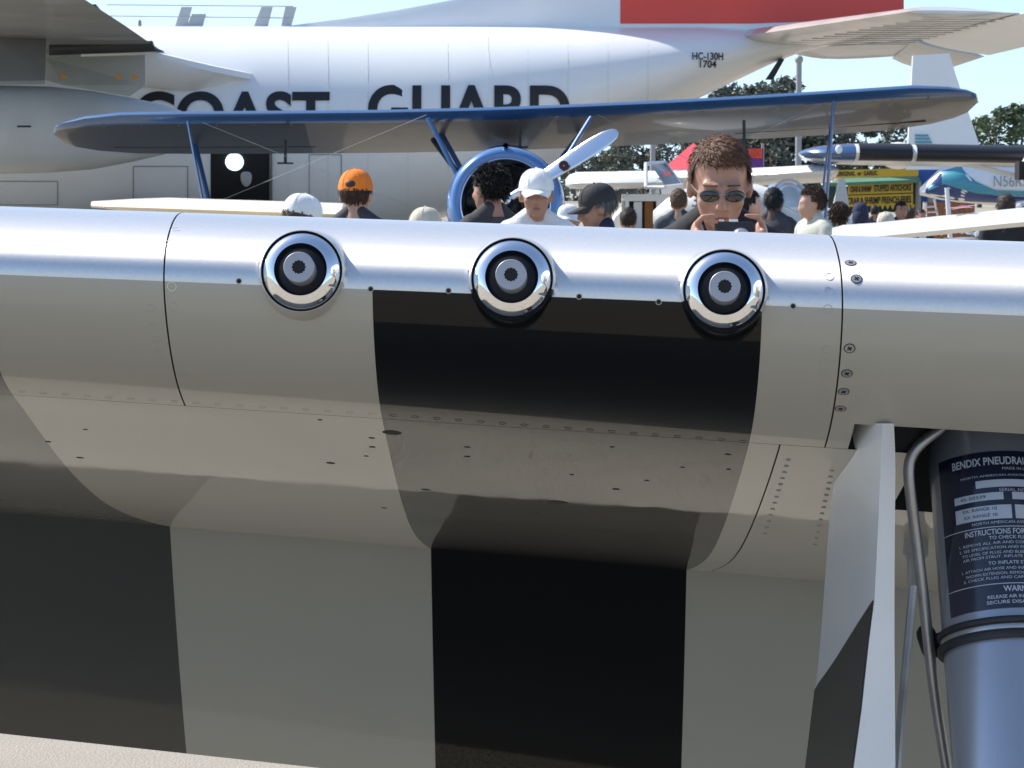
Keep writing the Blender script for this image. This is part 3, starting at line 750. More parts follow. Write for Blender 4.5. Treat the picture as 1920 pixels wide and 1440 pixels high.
# ------------------------------------------------------------------ blue biplane
BP = Thing('biplane', 'vintage blue biplane with cream wing undersides, round blue cowling and polished propeller', 'airplane', (0, 31.5, 0))
def wing_part(name, le, tipL, tipR, ch, drop, th, name_m):
    ts = [0, .006, .018, .04, .08, .15, .22, .275, .35, .45, .5, .55, .65, .75, .85, .92, .96, .982, .994, 1]
    rs = []
    for t in ts:
        p = le(t); e = min(t, 1 - t)
        # rounded tips: the leading edge curves back and the chord shrinks
        k = 1 if e > .11 else max(.03, math.sqrt(max(0, 1 - ((.11 - e) / .11) ** 2)) ** .8)
        c = ch * k; q = p + Vector((0, ch * (1 - k) * .42, -drop * (1 - k) * .42))
        rs.append(foil(q, (0, c, -drop * k), (0, .2, 1), th * (1 if k > .9 else max(.12, k)), 9))
    n = len(rs[0]); mf = lambda i, j: 0 if j <= 10 else (2 if ts[i] < .27 and name == 'upper_wing' else 1)  # upper wing underside is darker over its left part
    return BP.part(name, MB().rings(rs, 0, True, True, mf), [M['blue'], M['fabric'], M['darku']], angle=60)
def le_up(t):
    px = 84 + 1768 * t
    return at(px, 7 + float(np.interp(px, [84, 190, 350, 500, 650, 800, 980, 1160, 1330, 1500, 1620, 1720, 1852], [212, 208, 207, 206, 205, 203, 197.5, 190.5, 182, 172, 164, 156.5, 149])), 32.3 - 1.7 * t)
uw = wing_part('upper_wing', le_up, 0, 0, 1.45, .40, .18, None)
for (x0, x1, yl, d) in ((180, 560, 284, 0),):
    pass
# aileron joints and centre-section cut-outs on the underside
def under(t, c, o=.012):
    p = le_up(t); return p + Vector((0, 1.45 * c, -.40 * c - .065 * (1 - c) - o))
mb = MB()
for t in np.linspace(.06, .94, 23): mb.tube([under(t, c, .006 if 0 else .0) for c in (.12, .3, .5, .7, .9)], .007, 4)
BP.part('wing_ribs', mb, M['fabric'], uw)
for ta, tb in ((.06, .28), (.74, .95)):
    BP.part('aileron_gap', MB().tube([under(ta, .74), under(tb, .74)], .012, 5), M['ink'], uw)
# interplane and cabane struts
def st_(name, pts_, r=.024): return BP.part(name, MB().tube(pts_, r, 8, flat=.5), M['blue'])
st_('interplane_strut', [at(352, 228, 31.9), at(384, 395, 31.6)], .03); st_('interplane_strut', [at(366, 270, 32.9), at(398, 400, 32.6)], .03)
st_('interplane_strut', [at(1563, 190, 30.9), at(1545, 445, 30.7)], .034); st_('interplane_strut', [at(1558, 230, 31.9), at(1532, 445, 31.7)], .022)
for a, b in (((803, 222, 31.5), (858, 330, 31.0)), ((822, 240, 32.3), (866, 320, 31.4)), ((1108, 219, 31.3), (1058, 300, 31.0)), ((1096, 240, 32.2), (1050, 300, 31.4))): st_('cabane_strut', [at(*a), at(*b)], .032)
BP.part('strut_brace', MB().tube([at(812, 262, 32), at(855, 320, 31.4)], .03, 6), M['ink'])
for a, b in (((380, 230, 31.8), (850, 420, 31.3)), ((380, 390, 31.8), (800, 215, 31.4)), ((1540, 195, 31), (1060, 420, 31)), ((1120, 215, 31.2), (1540, 420, 31))):
    BP.part('flying_wire', MB().tube([at(*a), at(*b)], .0022, 5), M['grime'])
for (x, y0, y1, d) in ((535, 262, 306, 32.2), (975, 240, 276, 31.6), (1395, 225, 262, 31)):
    BP.part('aileron_rod', MB().tube([at(x, y0, d), at(x, y1, d)], .018, 6).box(at(x, y1, d), (.17, .03, .02)), M['ink'])
# cowling, engine, propeller
cc = at(948, 382, 30.0)
pr = [(.42, .06), (.425, .0), (.445, -.045), (.485, -.065), (.53, -.04), (.565, .03), (.585, .15), (.59, .35), (.58, .62), (.55, .9)]
cw = BP.part('cowling', MB().lathe([(.41, .5), (.415, .2)] + pr, cc, (0, 1, -.12), 72), M['bluelite'], angle=70)
BP.part('cowl_lip', MB().lathe([(.404, .10), (.414, .0), (.436, -.050), (.446, -.047), (.43, .0), (.42, .08)], cc, (0, 1, -.12), 72), M['alu'], cw)
BP.part('cowl_strap', MB().lathe([(.03, 0), (.03, .55)], cc + Vector((0, .0, .57)), (0, 1, -.12), 8), M['bluelite'], cw)
en = BP.part('engine', MB().ell(cc + Vector((0, .32, -.03)), (.17, .25, .17)).lathe([(.41, .5), (.01, .5)], cc, (0, 1, -.12), 40), M['engine'])
for k in range(9):
    a = 2 * math.pi * k / 9 + .2; v = Vector((math.cos(a), 0, math.sin(a))); mb = MB()
    for q in range(8): mb.tube([cc + Vector((0, .3, -.03)) + v * (.16 + q * .028), cc + Vector((0, .3, -.03)) + v * (.174 + q * .028)], .085, 12)
    mb.tube([cc + Vector((0, .3, -.03)) + v * .14, cc + Vector((0, .3, -.03)) + v * .39], .07, 10)
    BP.part('cylinder', mb, M['engine'], en)
pc = cc + Vector((0, -.22, .03))
pp_ = BP.part('propeller', MB().lathe([(.01, -.16), (.05, -.15), (.075, -.06), (.085, .05), (.085, .25)], pc, (0, 1, -.12), 24), M['alu'])
tipv = (at(1158, 246, 29.6) - pc); Lp = tipv.length; dv = tipv.normalized(); wv = Vector((0, 1, 0)).cross(dv).normalized()
for sg in (1, -1):
    rs = []
    for t, w, tw, th in ((0.02, .05, 70, .09), (.12, .055, 62, .08), (.25, .07, 50, .06), (.4, .088, 40, .045), (.6, .096, 32, .032), (.78, .092, 26, .024), (.9, .08, 23, .018), (.97, .056, 22, .012), (1, .02, 22, .004)):
        c = pc + dv * sg * Lp * t; a = R(tw); e1 = wv * math.cos(a) + Vector((0, -1, 0)) * math.sin(a); e2 = dv.cross(e1).normalized()
        rs.append([c + e1 * w * math.cos(q) + e2 * th * math.sin(q) * .5 for q in np.linspace(0, 2 * math.pi, 16, False)])
    BP.part('blade', MB().rings(rs), M['alu'], pp_, angle=60)
lg = pc + dv * Lp * .52 + Vector((0, -.075, -.01)); BP.part('blade_badge', MB().lathe([(.005, 0), (.05, 0), (.05, .01)], lg, (0.15, -1, .35), 20), mat('dark red badge', (.09, .02, .02), .4), pp_)
# fuselage, lower wing, undercarriage (hidden behind the near wing)
rs = []
for y, hw, hh, z in ((.8, .5, .55, 1.45), (1.6, .5, .62, 1.45), (3, .45, .6, 1.35), (5, .25, .35, 1.1), (6.8, .06, .2, .95)):
    rs.append([(cc.x + hw * math.cos(q), cc.y + y, z + hh * math.sin(q)) for q in np.linspace(0, 2 * math.pi, 24, False)])
BP.part('fuselage', MB().rings(rs), M['blue'])
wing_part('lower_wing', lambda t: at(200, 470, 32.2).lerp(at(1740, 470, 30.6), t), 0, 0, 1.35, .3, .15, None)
for sx in (-.9, .9): 
    BP.part('wheel', MB().lathe([(.1, -.08), (.25, -.08), (.33, 0), (.25, .08), (.1, .08)], (cc.x + sx, 31.6, .33), (1, 0, 0), 24, cap=True), M['rubber'])
    BP.part('undercarriage_leg', MB().tube([(cc.x + sx, 31.6, .33), (cc.x + sx * .45, 31.4, 1.0)], .06, 8), M['blue'])
# ------------------------------------------------------------------ cream low wing plane (its wing shows above the near wing)
CR = Thing('light_plane', 'cream winged low plane, its wing just showing behind the fighter wing at left', 'airplane', at(420, 352, 22.5) * 1 - Vector((0, 0, CAMH)))
rs = []
for t in (0, .01, .03, .07, .15, .3, .6, 1):
    p = at(163, 386, 23.0).lerp(at(640, 402, 22.0), t); k = min(1, .15 + t * 9) if t < .1 else 1
    rs.append(foil(p + Vector((0, .25 * (1 - k), 0)), (0, 1.3 * k, .02), (0, 0, 1), .03 + .115 * min(1, .2 + t * 3.2)))
cw_ = CR.part('wing', MB().rings(rs), M['cream'], angle=60)
CR.part('tip_cap_joint', MB().tube([at(195, 379.5, 23.3), at(195, 391, 22.9)], .006, 5), M['grime'], cw_)
rs = []
for x, r, z in ((.3, .3, .95), (.9, .4, .95), (2, .42, .95), (4, .2, .95)):
    q0 = at(640, 402, 22.0); rs.append([(q0.x - .3 + .42 * math.cos(a) * r / .42, q0.y - 1 + x * 1.2, z + r * math.sin(a)) for a in np.linspace(0, 2 * math.pi, 20, False)])
CR.part('fuselage', MB().rings(rs), M['cream'])
for sx in (-1.2, .5): CR.part('wheel', MB().lathe([(.05, -.06), (.2, -.06), (.2, .06), (.05, .06)], (at(600, 352, 22).x + sx, 22.4, .2), (1, 0, 0), 20, cap=True), M['rubber'])
# ------------------------------------------------------------------ trees
leafm = mat('haze tinted tree foliage', (.14, .155, .12), .7, 0, 0, .45, .35)  # distance haze is mixed into the leaf colour, paler and greyer
leafg = mat('green tree foliage', (.10, .135, .07), .7, 0, 0, .4, .35)
bark = mat('tree bark', (.12, .10, .08), .9, 0, 0, .3, 2)
def crown_mesh(seed, n, w, h, leaf):
    rnd = random.Random(seed); v = []; f = []
    cl = [(rnd.uniform(-.62, .62) * w, rnd.uniform(-.62, .62) * w, h * (.25 + .62 * rnd.random())) for _ in range(15)]
    cl += [(rnd.uniform(-.25, .25) * w, rnd.uniform(-.25, .25) * w, h * rnd.uniform(.86, .97)) for _ in range(4)]
    cl += [(rnd.uniform(-.8, .8) * w, rnd.uniform(-.8, .8) * w, h * rnd.uniform(.0, .3)) for _ in range(9)]
    for _ in range(n):
        c = rnd.choice(cl); r = w * .34
        d = Vector((rnd.gauss(0, 1), rnd.gauss(0, 1), rnd.gauss(0, 1))).normalized() * r * rnd.random() ** .45; d.z *= .75
        p = Vector(c) + d; a = Vector((rnd.gauss(0, 1), rnd.gauss(0, 1), rnd.gauss(0, .7))).normalized(); b = a.cross(Vector((rnd.gauss(0, 1), rnd.gauss(0, 1), rnd.gauss(0, 1)))).normalized()
        s = leaf * rnd.uniform(.5, 1.3); o = len(v); v += [tuple(p - a * s), tuple(p + b * s * .5), tuple(p + a * s), tuple(p - b * s * .5)]; f.append((o, o + 1, o + 2, o + 3))
    mb = MB().add(v, f); return mb
def trunk_mb(seed, h):
    rnd = random.Random(seed); mb = MB(); mb.tube([(0, 0, -.2), (.1, 0, h * .3), (rnd.uniform(-.3, .3), 0, h * .62), (rnd.uniform(-.5, .5), 0, h * .88)], [.35, .26, .16, .05], 8)
    for k in range(6):
        z = h * rnd.uniform(.3, .7); a = rnd.uniform(0, 6.28); l = h * rnd.uniform(.15, .28)
        mb.tube([(.05, 0, z), (math.cos(a) * l * .6, math.sin(a) * l * .6, z + l * .45), (math.cos(a) * l, math.sin(a) * l, z + l * .9)], [.12, .07, .03], 6)
    return mb
protos = []
for k, m_ in ((0, leafm), (1, leafm), (2, leafg)):
    r = Thing('tree', 'tree', 'tree', (0, 0, 0), 'trees along the airfield edge', local=True)
    c = r.part('crown', crown_mesh(k + 3, 2600, 3.6, 9.2, .34), m_, smooth=False); c.location = (0, 0, 2.9)
    r.part('trunk', trunk_mb(k, 11), bark); protos.append(r.o)
used = set()
def copy_tree(o, parent=None):
    c = o.copy(); COL.objects.link(c)
    if parent: c.parent = parent
    for ch in o.children: copy_tree(ch, c)
    return c
rnd = random.Random(4)
tr = [(1090, 262, 330, 0), (1128, 240, 345, 1), (1165, 250, 330, 0), (1205, 236, 350, 1), (1250, 246, 335, 0), (1290, 232, 345, 1), (1330, 205, 340, 0), (1362, 158, 350, 1), (1412, 166, 345, 0), (1448, 158, 340, 1), (1478, 155, 352, 0),
      (1520, 178, 345, 1), (1570, 205, 340, 0), (1625, 215, 350, 1), (1680, 225, 340, 0), (1735, 222, 350, 1), (1790, 226, 340, 0), (1838, 222, 250, 2), (1874, 206, 240, 2), (1912, 198, 250, 2), (1952, 204, 245, 2), (1998, 190, 250, 2), (1040, 270, 345, 1), (985, 262, 340, 0)]
TL = ['dark tree just right of the blue cowling, under the propeller blade', 'dark tree behind the raised propeller blade tip', 'dark tree under the biplane wing, left of the thin grey pole', 'dark tree directly behind the thin grey pole',
      'dark tree between the thin grey pole and the red tent peak', 'dark tree behind the peak of the red tent roof', 'dark tree behind the head of the man taking a photo', 'tree topping the biplane wing right under the transport tail cone',
      'small treetop showing above the biplane wing, left of the thick pole', 'treetop above the biplane wing just left of the thick grey pole', 'tall tree behind the thick grey pole, topping the biplane wing',
      'dark tree right of the thick grey pole, above the blue wing tip', 'dark tree behind the right interplane strut of the biplane', 'dark tree behind the yellow menu boards', 'dark tree left of the tall white fin', 'dark tree directly behind the tall white fin', 'dark tree just right of the tall white fin',
      'bright green bushy tree below the right biplane wing tip', 'bright green bushy tree right of the biplane wing tip', 'tallest bright green tree at the right edge', 'bright green tree cut by the right edge of the picture', 'bright green tree beyond the right edge',
      'dark tree behind the blue engine cowling', 'dark tree hidden behind the fuselage of the transport plane']
for px, py, d, k in tr:
    o = protos[k] if k not in used else copy_tree(protos[k]); used.add(k)
    p = at(px, py, d); hgt = p.z; s = hgt / 12.0
    o.location = (p.x, d, 0); o.scale = (s * rnd.uniform(1.0, 1.25), s, s); o.rotation_euler = (0, 0, rnd.uniform(0, 6.28))
    o['label'] = TL.pop(0); o['group'] = 'trees along the airfield edge'
hd = MB(); rh = random.Random(9); v = []; f = []
for _ in range(9000):
    x = rh.uniform(-60, 150); z = rh.random() ** 1.2 * (5.2 + 1.2 * math.sin(x * .3)); p = Vector((x, 372 + rh.uniform(-3, 6), z)); a = Vector((rh.gauss(0, 1), rh.gauss(0, .5), rh.gauss(0, 1))).normalized(); b = a.cross(Vector((rh.gauss(0, 1), rh.gauss(0, 1), rh.gauss(0, 1)))).normalized()
    s = rh.uniform(.3, .8); o = len(v); v += [tuple(p - a * s), tuple(p + b * s * .6), tuple(p + a * s), tuple(p - b * s * .6)]; f.append((o, o + 1, o + 2, o + 3))
tag(hd.add(v, f).build('undergrowth', leafm, smooth=False), kind='stuff')
# ------------------------------------------------------------------ poles
def pole(x, ytop, d, r, lab, name='flag_pole'):
    p = at(x, ytop, d); t = Thing(name, lab, 'pole', (p.x, d, 0))
    t.part('shaft', MB().tube([(p.x, d, 0), (p.x, d, p.z)], [r, r * .85], 12), M['pole']); t.part('finial', MB().ell((p.x, d, p.z + r), r * 1.3), M['pole']); t.part('foot', MB().box((p.x, d, .05), (.5, .5, .1)), M['pole'])
pole(1498, 118, 110, .12, 'thick grey pole rising behind the biplane right wing')
pole(1224, 215, 120, .12, 'thin grey pole before the trees, seen right of the propeller')
# ------------------------------------------------------------------ white high wing plane at right with blue wing tip
HW = Thing('high_wing_plane', 'white high wing plane with blue wing tip and black leading edge boots', 'airplane', (at(2260, 352, 34).x, 34, 0))
def hw_le(px): return at(px, float(np.interp(px, [1505, 1600, 1920, 2300], [287, 286, 291, 297])), 34.0)
def secs(pxs, th=.26, ks=None):
    out = []
    for i, px in enumerate(pxs):
        k = ks[i] if ks else 1; p = hw_le(px); out.append(foil(p + Vector((0, .5 * (1 - k), 0)), (0, 1.55 * k, -.10 * k), (0, 0, 1), th * max(k, .15), 9))
    return out
wg = HW.part('wing', MB().rings(secs([1606, 1640, 1800, 2000, 2300, 2700, 2990])), M['planew'], angle=60)
HW.part('wing_tip', MB().rings(secs([1506, 1516, 1540, 1575, 1605.5], .26, [.12, .45, .75, .95, 1.0])), M['blue'], wg, angle=60)
for a, b in ((1612, 1712), (1720, 1990)):
    rs = []
    for px in np.linspace(a, b, 4):
        p = hw_le(px); rs.append([p + Vector((0, q[0], q[1])) for q in ((.26, .112), (.12, .098), (.03, .062), (-.014, .0), (.03, -.055), (.12, -.082), (.26, -.094))])
    HW.part('boot', MB().rings(rs, 0, False, False), M['boot'], wg, angle=180)
q = at(1573, 280, 33.93); HW.part('landing_light', MB().ell(q, (.04, .03, .05)), mat('lamp lens', (.9, .9, .9), .1, 0, 1), wg)
HW.part('tie_down', MB().cap_(at(1548, 288, 34.2), at(1548, 300, 34.2), .03, .02), M['planew'], wg)
c0 = hw_le(2260)
rs = []
for y, hw, hh, z in ((-1.6, .1, .12, 1.2), (-1.4, .35, .4, 1.2), (-.6, .5, .55, 1.25), (0, .55, .72, 1.3), (1.2, .55, .72, 1.3), (2.5, .4, .5, 1.35), (5.2, .1, .2, 1.45)):
    rs.append([(c0.x + hw * math.cos(q), 34 + y, z + hh * math.sin(q)) for q in np.linspace(0, 2 * math.pi, 24, False)])
HW.part('fuselage', MB().rings(rs), M['planew'])
HW.part('fin', MB().prism([(c0.x, 38, 1.5), (c0.x, 39.3, 1.5), (c0.x, 39.6, 2.9), (c0.x, 38.9, 2.9)], (.08, 0, 0)), M['planew'], smooth=False)
for px in (1790, 2730): HW.part('wing_strut', MB().tube([at(px, 302, 34.4), at(2260 + (px - 2260) * .15, 400, 34.3)], .03, 8), M['planew'])
nb = HW.part('engine_nacelle', MB().rings([[at(px, 300, 33.2 + y) + Vector((.42 * r * math.cos(q), 0, -.12 + .36 * r * math.sin(q))) for q in np.linspace(0, 2 * math.pi, 20, False)] for px, y, r in ((1985, -.3, .55), (1985, -.28, .8), (1985, .2, 1), (1985, 1.2, .9), (1985, 2, .3))]), M['planew'])
HW.part('intake', MB().box(at(1924, 320, 33.2), (.20, .3, .2)), M['dark'], nb, smooth=False)
for sx in (-1, 1): HW.part('wheel', MB().lathe([(.05, -.08), (.22, -.08), (.28, 0), (.22, .08), (.05, .08)], (c0.x + sx, 34.2, .28), (1, 0, 0), 20, cap=True), M['rubber'])
# ------------------------------------------------------------------ registered white and teal plane behind (nose to the right)
RG = Thing('twin_plane', 'white plane with teal stripe, tall white fin and part registration N56RF', 'airplane', (at(2000, 352, 46).x, 46, 0))
rs = []; D1 = 46.0
RS = [(1725, 352, 366), (1760, 318, 374), (1800, 308, 380), (1860, 305, 384), (1930, 303, 388), (2100, 300, 392), (2400, 310, 400), (2600, 350, 398), (2640, 370, 390)]
for px, ya, yb in RS:
    a = at(px, ya, D1); b = at(px, yb, D1); h = (a.z - b.z) / 2; rs.append([(a.x, D1 - min(h, .62) * 1.15 * math.sin(q), b.z + h + h * math.cos(q)) for q in np.linspace(0, 2 * math.pi, 28, False)])
fu = RG.part('fuselage', MB().rings(rs), M['planew'], angle=60)
def on_rg(px, py, off=.012):
    a = float(np.interp(px, [r[0] for r in RS], [r[1] for r in RS])); b = float(np.interp(px, [r[0] for r in RS], [r[2] for r in RS]))
    ta = at(px, a, D1).z; tb = at(px, b, D1).z; h = (ta - tb) / 2; z = at(px, py, D1).z; k = max(-1, min(1, (z - tb - h) / h))
    return Vector((at(px, py, D1).x, D1 - min(h, .62) * 1.15 * math.sqrt(max(0, 1 - k * k)) - off, z))
def rg_band(pp, m, name, off=.012):
    rs = []
    for x, y0, y1 in pp: rs.append([on_rg(x, y0 + (y1 - y0) * k / 5, off) for k in range(6)])
    RG.part(name, MB().rings(rs, 0, False, False), M[m], fu, angle=180)
rg_band([(1733, 355, 362), (1760, 325, 371), (1790, 340, 376), (1815, 357, 378), (1860, 367, 380), (1930, 370, 384), (2100, 372, 386), (2400, 372, 392)], 'navyp', 'stripe')
rg_band([(1738, 352, 358), (1765, 320, 345), (1800, 310, 356), (1822, 340, 362), (1860, 357, 366), (1930, 359, 368), (2100, 360, 371), (2400, 360, 375)], 'teal', 'stripe', .022)
v, f = txt('N56RF', 1, .0); a = on_rg(1855, 350); b = on_rg(1918, 350); v[:, 0] *= (b.x - a.x) / v[:, 0].max(); v[:, 1] *= .165 / v[:, 1].max()
RG.part('lettering', MB().add([(a.x + p[0], on_rg(1880, 340).y - .03, a.z + p[1]) for p in v], f), M['pole'], fu, smooth=False)
fn = [at(1700, 318, D1 + .1), at(1712, 104, D1 + .1), at(1780, 100, D1 + .1), at(1792, 140, D1 + .1), at(1852, 318, D1 + .1)]
RG.part('fin', MB().prism(fn, (0, .12, 0)), M['planew'], smooth=False)
fin_ = bpy.context.scene.objects
for k in range(6):
    y = 252 + k * 6; RG.part('teal_line', MB().prism([at(1716, y, D1 + .08), at(1740 + k * 3, y, D1 + .08), at(1742 + k * 3, y + 4, D1 + .08), at(1716, y + 4, D1 + .08)], (0, .01, 0)), M['teal'], smooth=False)
RG.part('dome_fairing', MB().ell(at(1684, 292, D1 + .4), (.29, .3, .21)), M['planew'])
for sx in (0, 3): RG.part('wheel', MB().lathe([(.05, -.08), (.22, -.08), (.28, 0), (.22, .08), (.05, .08)], (at(1900, 352, D1).x + sx, D1 - .6, .28), (0, 1, 0), 20, cap=True), M['rubber'])
RG.part('wheel_leg', MB().tube([at(1770, 352, D1) - Vector((0, .3, 0)), (at(1782, 400, D1).x, D1 - .3, .3)], .035, 8), M['planew'])
# ------------------------------------------------------------------ white plane with a red star on its wing
SW = Thing('low_wing_plane', 'white low wing plane with a red star on its upper wing', 'airplane', (at(2150, 352, 19).x, 19, 0))
rs = []
for px, yl, yt in ((1560, 448, 441), (1580, 446, 430), (1640, 444, 424), (1760, 432, 411), (1900, 418, 397), (2050, 404, 384), (2200, 392, 372)):
    le = at(px, yl, 18.2); te = at(px, yt, 19.6); ch = te - le; rs.append(foil(le, ch, (0, -.1, 1), .12, 8))
wg = SW.part('wing', MB().rings(rs), M['planew'], angle=60)
sc_ = at(1803, 414, 18.75)
star = []
ex = (at(1900, 405, 18.8) - at(1760, 420, 18.8)).normalized(); ey = Vector((0, 1.4, .09)).normalized()
ey = (at(1803, 410, 19.2) - at(1803, 424, 18.35)).normalized()
for k in range(10):
    r = .13 if k % 2 == 0 else .055; a = math.pi / 2 + k * math.pi / 5; star.append(sc_ + ex * r * math.cos(a) + ey * r * 2.2 * math.sin(a) + Vector((0, 0, .085)))
SW.part('star', MB().add([sc_ + Vector((0, 0, .087))] + star, [(0, k + 1, (k + 1) % 10 + 1) for k in range(10)]), M['red'], wg, smooth=False)
rs = []
for x, r, z in ((-.3, .1, 1.2), (0, .4, 1.2), (1, .52, 1.25), (3, .5, 1.25), (5.5, .15, 1.35)):
    q0 = at(2200, 385, 18.5); rs.append([(q0.x + .5 + r * math.cos(q), q0.y - 1.2 + x, z + r * math.sin(q)) for q in np.linspace(0, 2 * math.pi, 20, False)])
SW.part('fuselage', MB().rings(rs), M['planew'])
for sx in (-.8, 1.4): SW.part('wheel', MB().lathe([(.05, -.06), (.2, -.06), (.2, .06), (.05, .06)], (at(2150, 352, 19).x + sx, 19, .2), (1, 0, 0), 20, cap=True), M['rubber'])
# ------------------------------------------------------------------ white bubble canopy plane behind the crowd
BC = Thing('bubble_plane', 'white sport plane with open clear bubble canopy and long white wing', 'airplane', (at(1450, 352, 33).x, 33, 0))
rs = []
for px, ya, yb in ((1225, 395, 420), (1250, 372, 450), (1290, 352, 470), (1350, 338, 480), (1420, 345, 480), (1500, 372, 475), (1560, 392, 465), (1610, 405, 445)):
    a = at(px, ya, 33); b = at(px, yb, 33); h = (a.z - b.z) / 2; rs.append([(a.x, 33 - h * 1.0 * math.sin(q), b.z + h + h * math.cos(q)) for q in np.linspace(0, 2 * math.pi, 28, False)])
fu = BC.part('fuselage', MB().rings(rs), M['planew'], angle=60)
v, f = txt('38', .13, .0); a = at(1297, 388, 32.2); BC.part('lettering', MB().add([(a.x + p[0], a.y, a.z + p[1]) for p in v], f), M['pole'], fu, smooth=False)
wing_ = []
for px, y, d in ((1160, 333, 36.5), (1300, 332, 36), (1450, 326, 35.2), (1560, 320, 34.6), (1572, 319, 34.6)):
    wing_.append(foil(at(px, y, d), (0, 1.5 if px < 1570 else .5, -.12), (0, 0, 1), 0.22 if px < 1570 else .06, 8))
BC.part('wing', MB().rings(wing_), M['planew'], angle=60)
def bub(c, r, tilt, name):
    mb = MB(); rs = []
    for i in range(9):
        a = i / 8 * math.pi / 2; rs.append([Vector(c) + Vector((r[0] * math.cos(a) * math.cos(q), r[1] * math.cos(a) * math.sin(q), r[2] * math.sin(a))) for q in np.linspace(0, 2 * math.pi, 24, False)])
    g_ = BC.part(name, mb.rings(rs, 0, False), M['glass'], angle=180)
    return g_
cp = bub(at(1478, 388, 32.2), (.20, .35, .26), 0, 'canopy')
fr_ = [at(1478, 388, 32.2) + Vector((.21 * math.cos(q), -.05, .285 * math.sin(q))) for q in np.linspace(0, math.pi, 14)]
BC.part('canopy_frame', MB().tube(fr_, .018, 6), M['planew'], cp)
bub(at(1462, 368, 32.9), (.17, .3, .16), 0, 'canopy')
BC.part('tail_fin', MB().prism([at(1560, 398, 34.2), at(1574, 336, 34.2), at(1584, 333, 34.2), at(1594, 398, 34.2)], (0, .1, 0)), M['planeg'], smooth=False)
for sx in (-.7, .7): BC.part('wheel', MB().lathe([(.05, -.06), (.2, -.06), (.2, .06), (.05, .06)], (at(1400, 352, 33).x + sx, 33, .2), (1, 0, 0), 20, cap=True), M['rubber'])
# ------------------------------------------------------------------ white plane with its door panel swung up
OD = Thing('open_door_plane', 'white high wing plane with its silver door panel swung up', 'airplane', (at(1170, 352, 37).x, 37, 0))
rs = []
for px, y, k in ((1062, 346, .3), (1070, 345, .8), (1085, 344, 1), (1215, 342, 1), (1300, 341, 1), (1420, 341, 1)):
    rs.append(foil(at(px, y, 36.2 - .0) + Vector((0, .6 * (1 - k), 0)), (0, 1.5 * k, .06), (0, 0, 1), .24 * k, 8))
OD.part('wing', MB().rings(rs), M['planew'], angle=60)
B0, B1 = at(1172, 366, 36.6), at(1262, 366, 36.6); zt_ = B0.z
mbx = MB()
mbx.box(((B0.x + B1.x) / 2, 37.2, zt_ - .03), (B1.x - B0.x, 1.2, .08))
for px in (1176, 1238, 1258): p = at(px, 400, 36.6); mbx.box((p.x, 36.65, zt_ / 2), (.045 if px != 1238 else .09, .08, zt_))
mbx.box(((B0.x + B1.x) / 2, 37.8, zt_ / 2), (B1.x - B0.x, .06, zt_)); mbx.box(((B0.x + B1.x) / 2, 36.68, .30), (B1.x - B0.x, .05, .6))
OD.part('cabin', mbx, M['planew'], smooth=False)
OD.part('cabin_interior', MB().box(((B0.x + B1.x) / 2, 37.5, zt_ * .6), ((B1.x - B0.x) * .9, .04, zt_ * .7)), M['dark'], smooth=False)
for px, c, n_ in ((1195, 'carsil', 'seat'), (1216, 'wood', 'seat')): p = at(px, 400, 37.2); OD.part(n_, MB().box((p.x, 37.1, 1.2), (.1, .1, .5)), M[c])
dp = [at(1212, 310, 36.0), at(1242, 305, 36.6), at(1275, 345, 36.4), at(1248, 351, 35.9)]
hp = OD.part('door_panel', MB().prism([at(1222, 311, 34.4), at(1246, 308, 35.0), at(1277, 344, 34.8), at(1246, 348, 34.2)], (0, .03, .01)), M['grime'], smooth=False)
OD.part('panel_frame', MB().tube([at(1246, 351, 34.2), at(1211, 351, 34.3), at(1211, 307, 34.5), at(1246, 304, 35.0), at(1279, 347, 34.8), at(1246, 351, 34.2)], .024, 6), M['planew'], hp)
OD.part('panel_emblem', MB().prism([at(1242, 322, 34.4), at(1254, 321, 34.5), at(1260, 329, 34.4), at(1246, 330, 34.3)], (0, -.02, 0)), M['red'], hp, smooth=False)
rs = []
for x, r, z in ((0, .55, 1.0), (1.5, .5, 1.05), (4.5, .15, 1.3)):
    rs.append([((B0.x + B1.x) / 2 + r * .8 * math.cos(q), 37.9 + x, z + r * .8 * math.sin(q)) for q in np.linspace(0, 2 * math.pi, 20, False)])
OD.part('tail_boom', MB().rings(rs), M['planew'])
# ------------------------------------------------------------------ tents, banner
TT = Thing('marquee', 'white marquee with red peaked roof behind the man taking a photo', 'tent', (at(1300, 352, 70).x, 70, 0))
ap = at(1300, 268, 70); e = [at(1240, 318, 68.5), at(1372, 318, 68.5), at(1372, 318, 71.5), at(1240, 318, 71.5)]
TT.part('roof', MB().add([ap] + e, [(0, 1, 2), (0, 2, 3), (0, 3, 4), (0, 4, 1)]), M['pink'], smooth=False)
TT.part('wall', MB().add(e + [Vector((p.x, p.y, 0)) for p in e], [(0, 1, 5, 4), (1, 2, 6, 5), (2, 3, 7, 6), (3, 0, 4, 7)]), M['planew'], smooth=False)
BN = Thing('banner', 'purple banner with orange lettering beside the head of the photographer', 'banner', (at(1395, 352, 62).x, 62, 0))
a, b, c, d = at(1352, 278, 62), at(1431, 278, 62), at(1431, 318, 62), at(1352, 312, 62)
bp = BN.part('cloth', MB().prism([a, b, c, d], (0, .04, 0)), M['purple'], smooth=False)
BN.part('print_block', MB().prism([at(1404, 279, 61.98), at(1429, 279, 61.98), at(1429, 297, 61.98), at(1404, 296, 61.98)], (0, .01, 0)), M['bannero'], bp, smooth=False)
v, f = txt('EX', 1, .05); p0 = at(1407, 294, 61.95); w_ = at(1428, 294, 61.95).x - p0.x; v[:, 0] *= w_ / v[:, 0].max(); v[:, 1] *= .14 / v[:, 1].max()
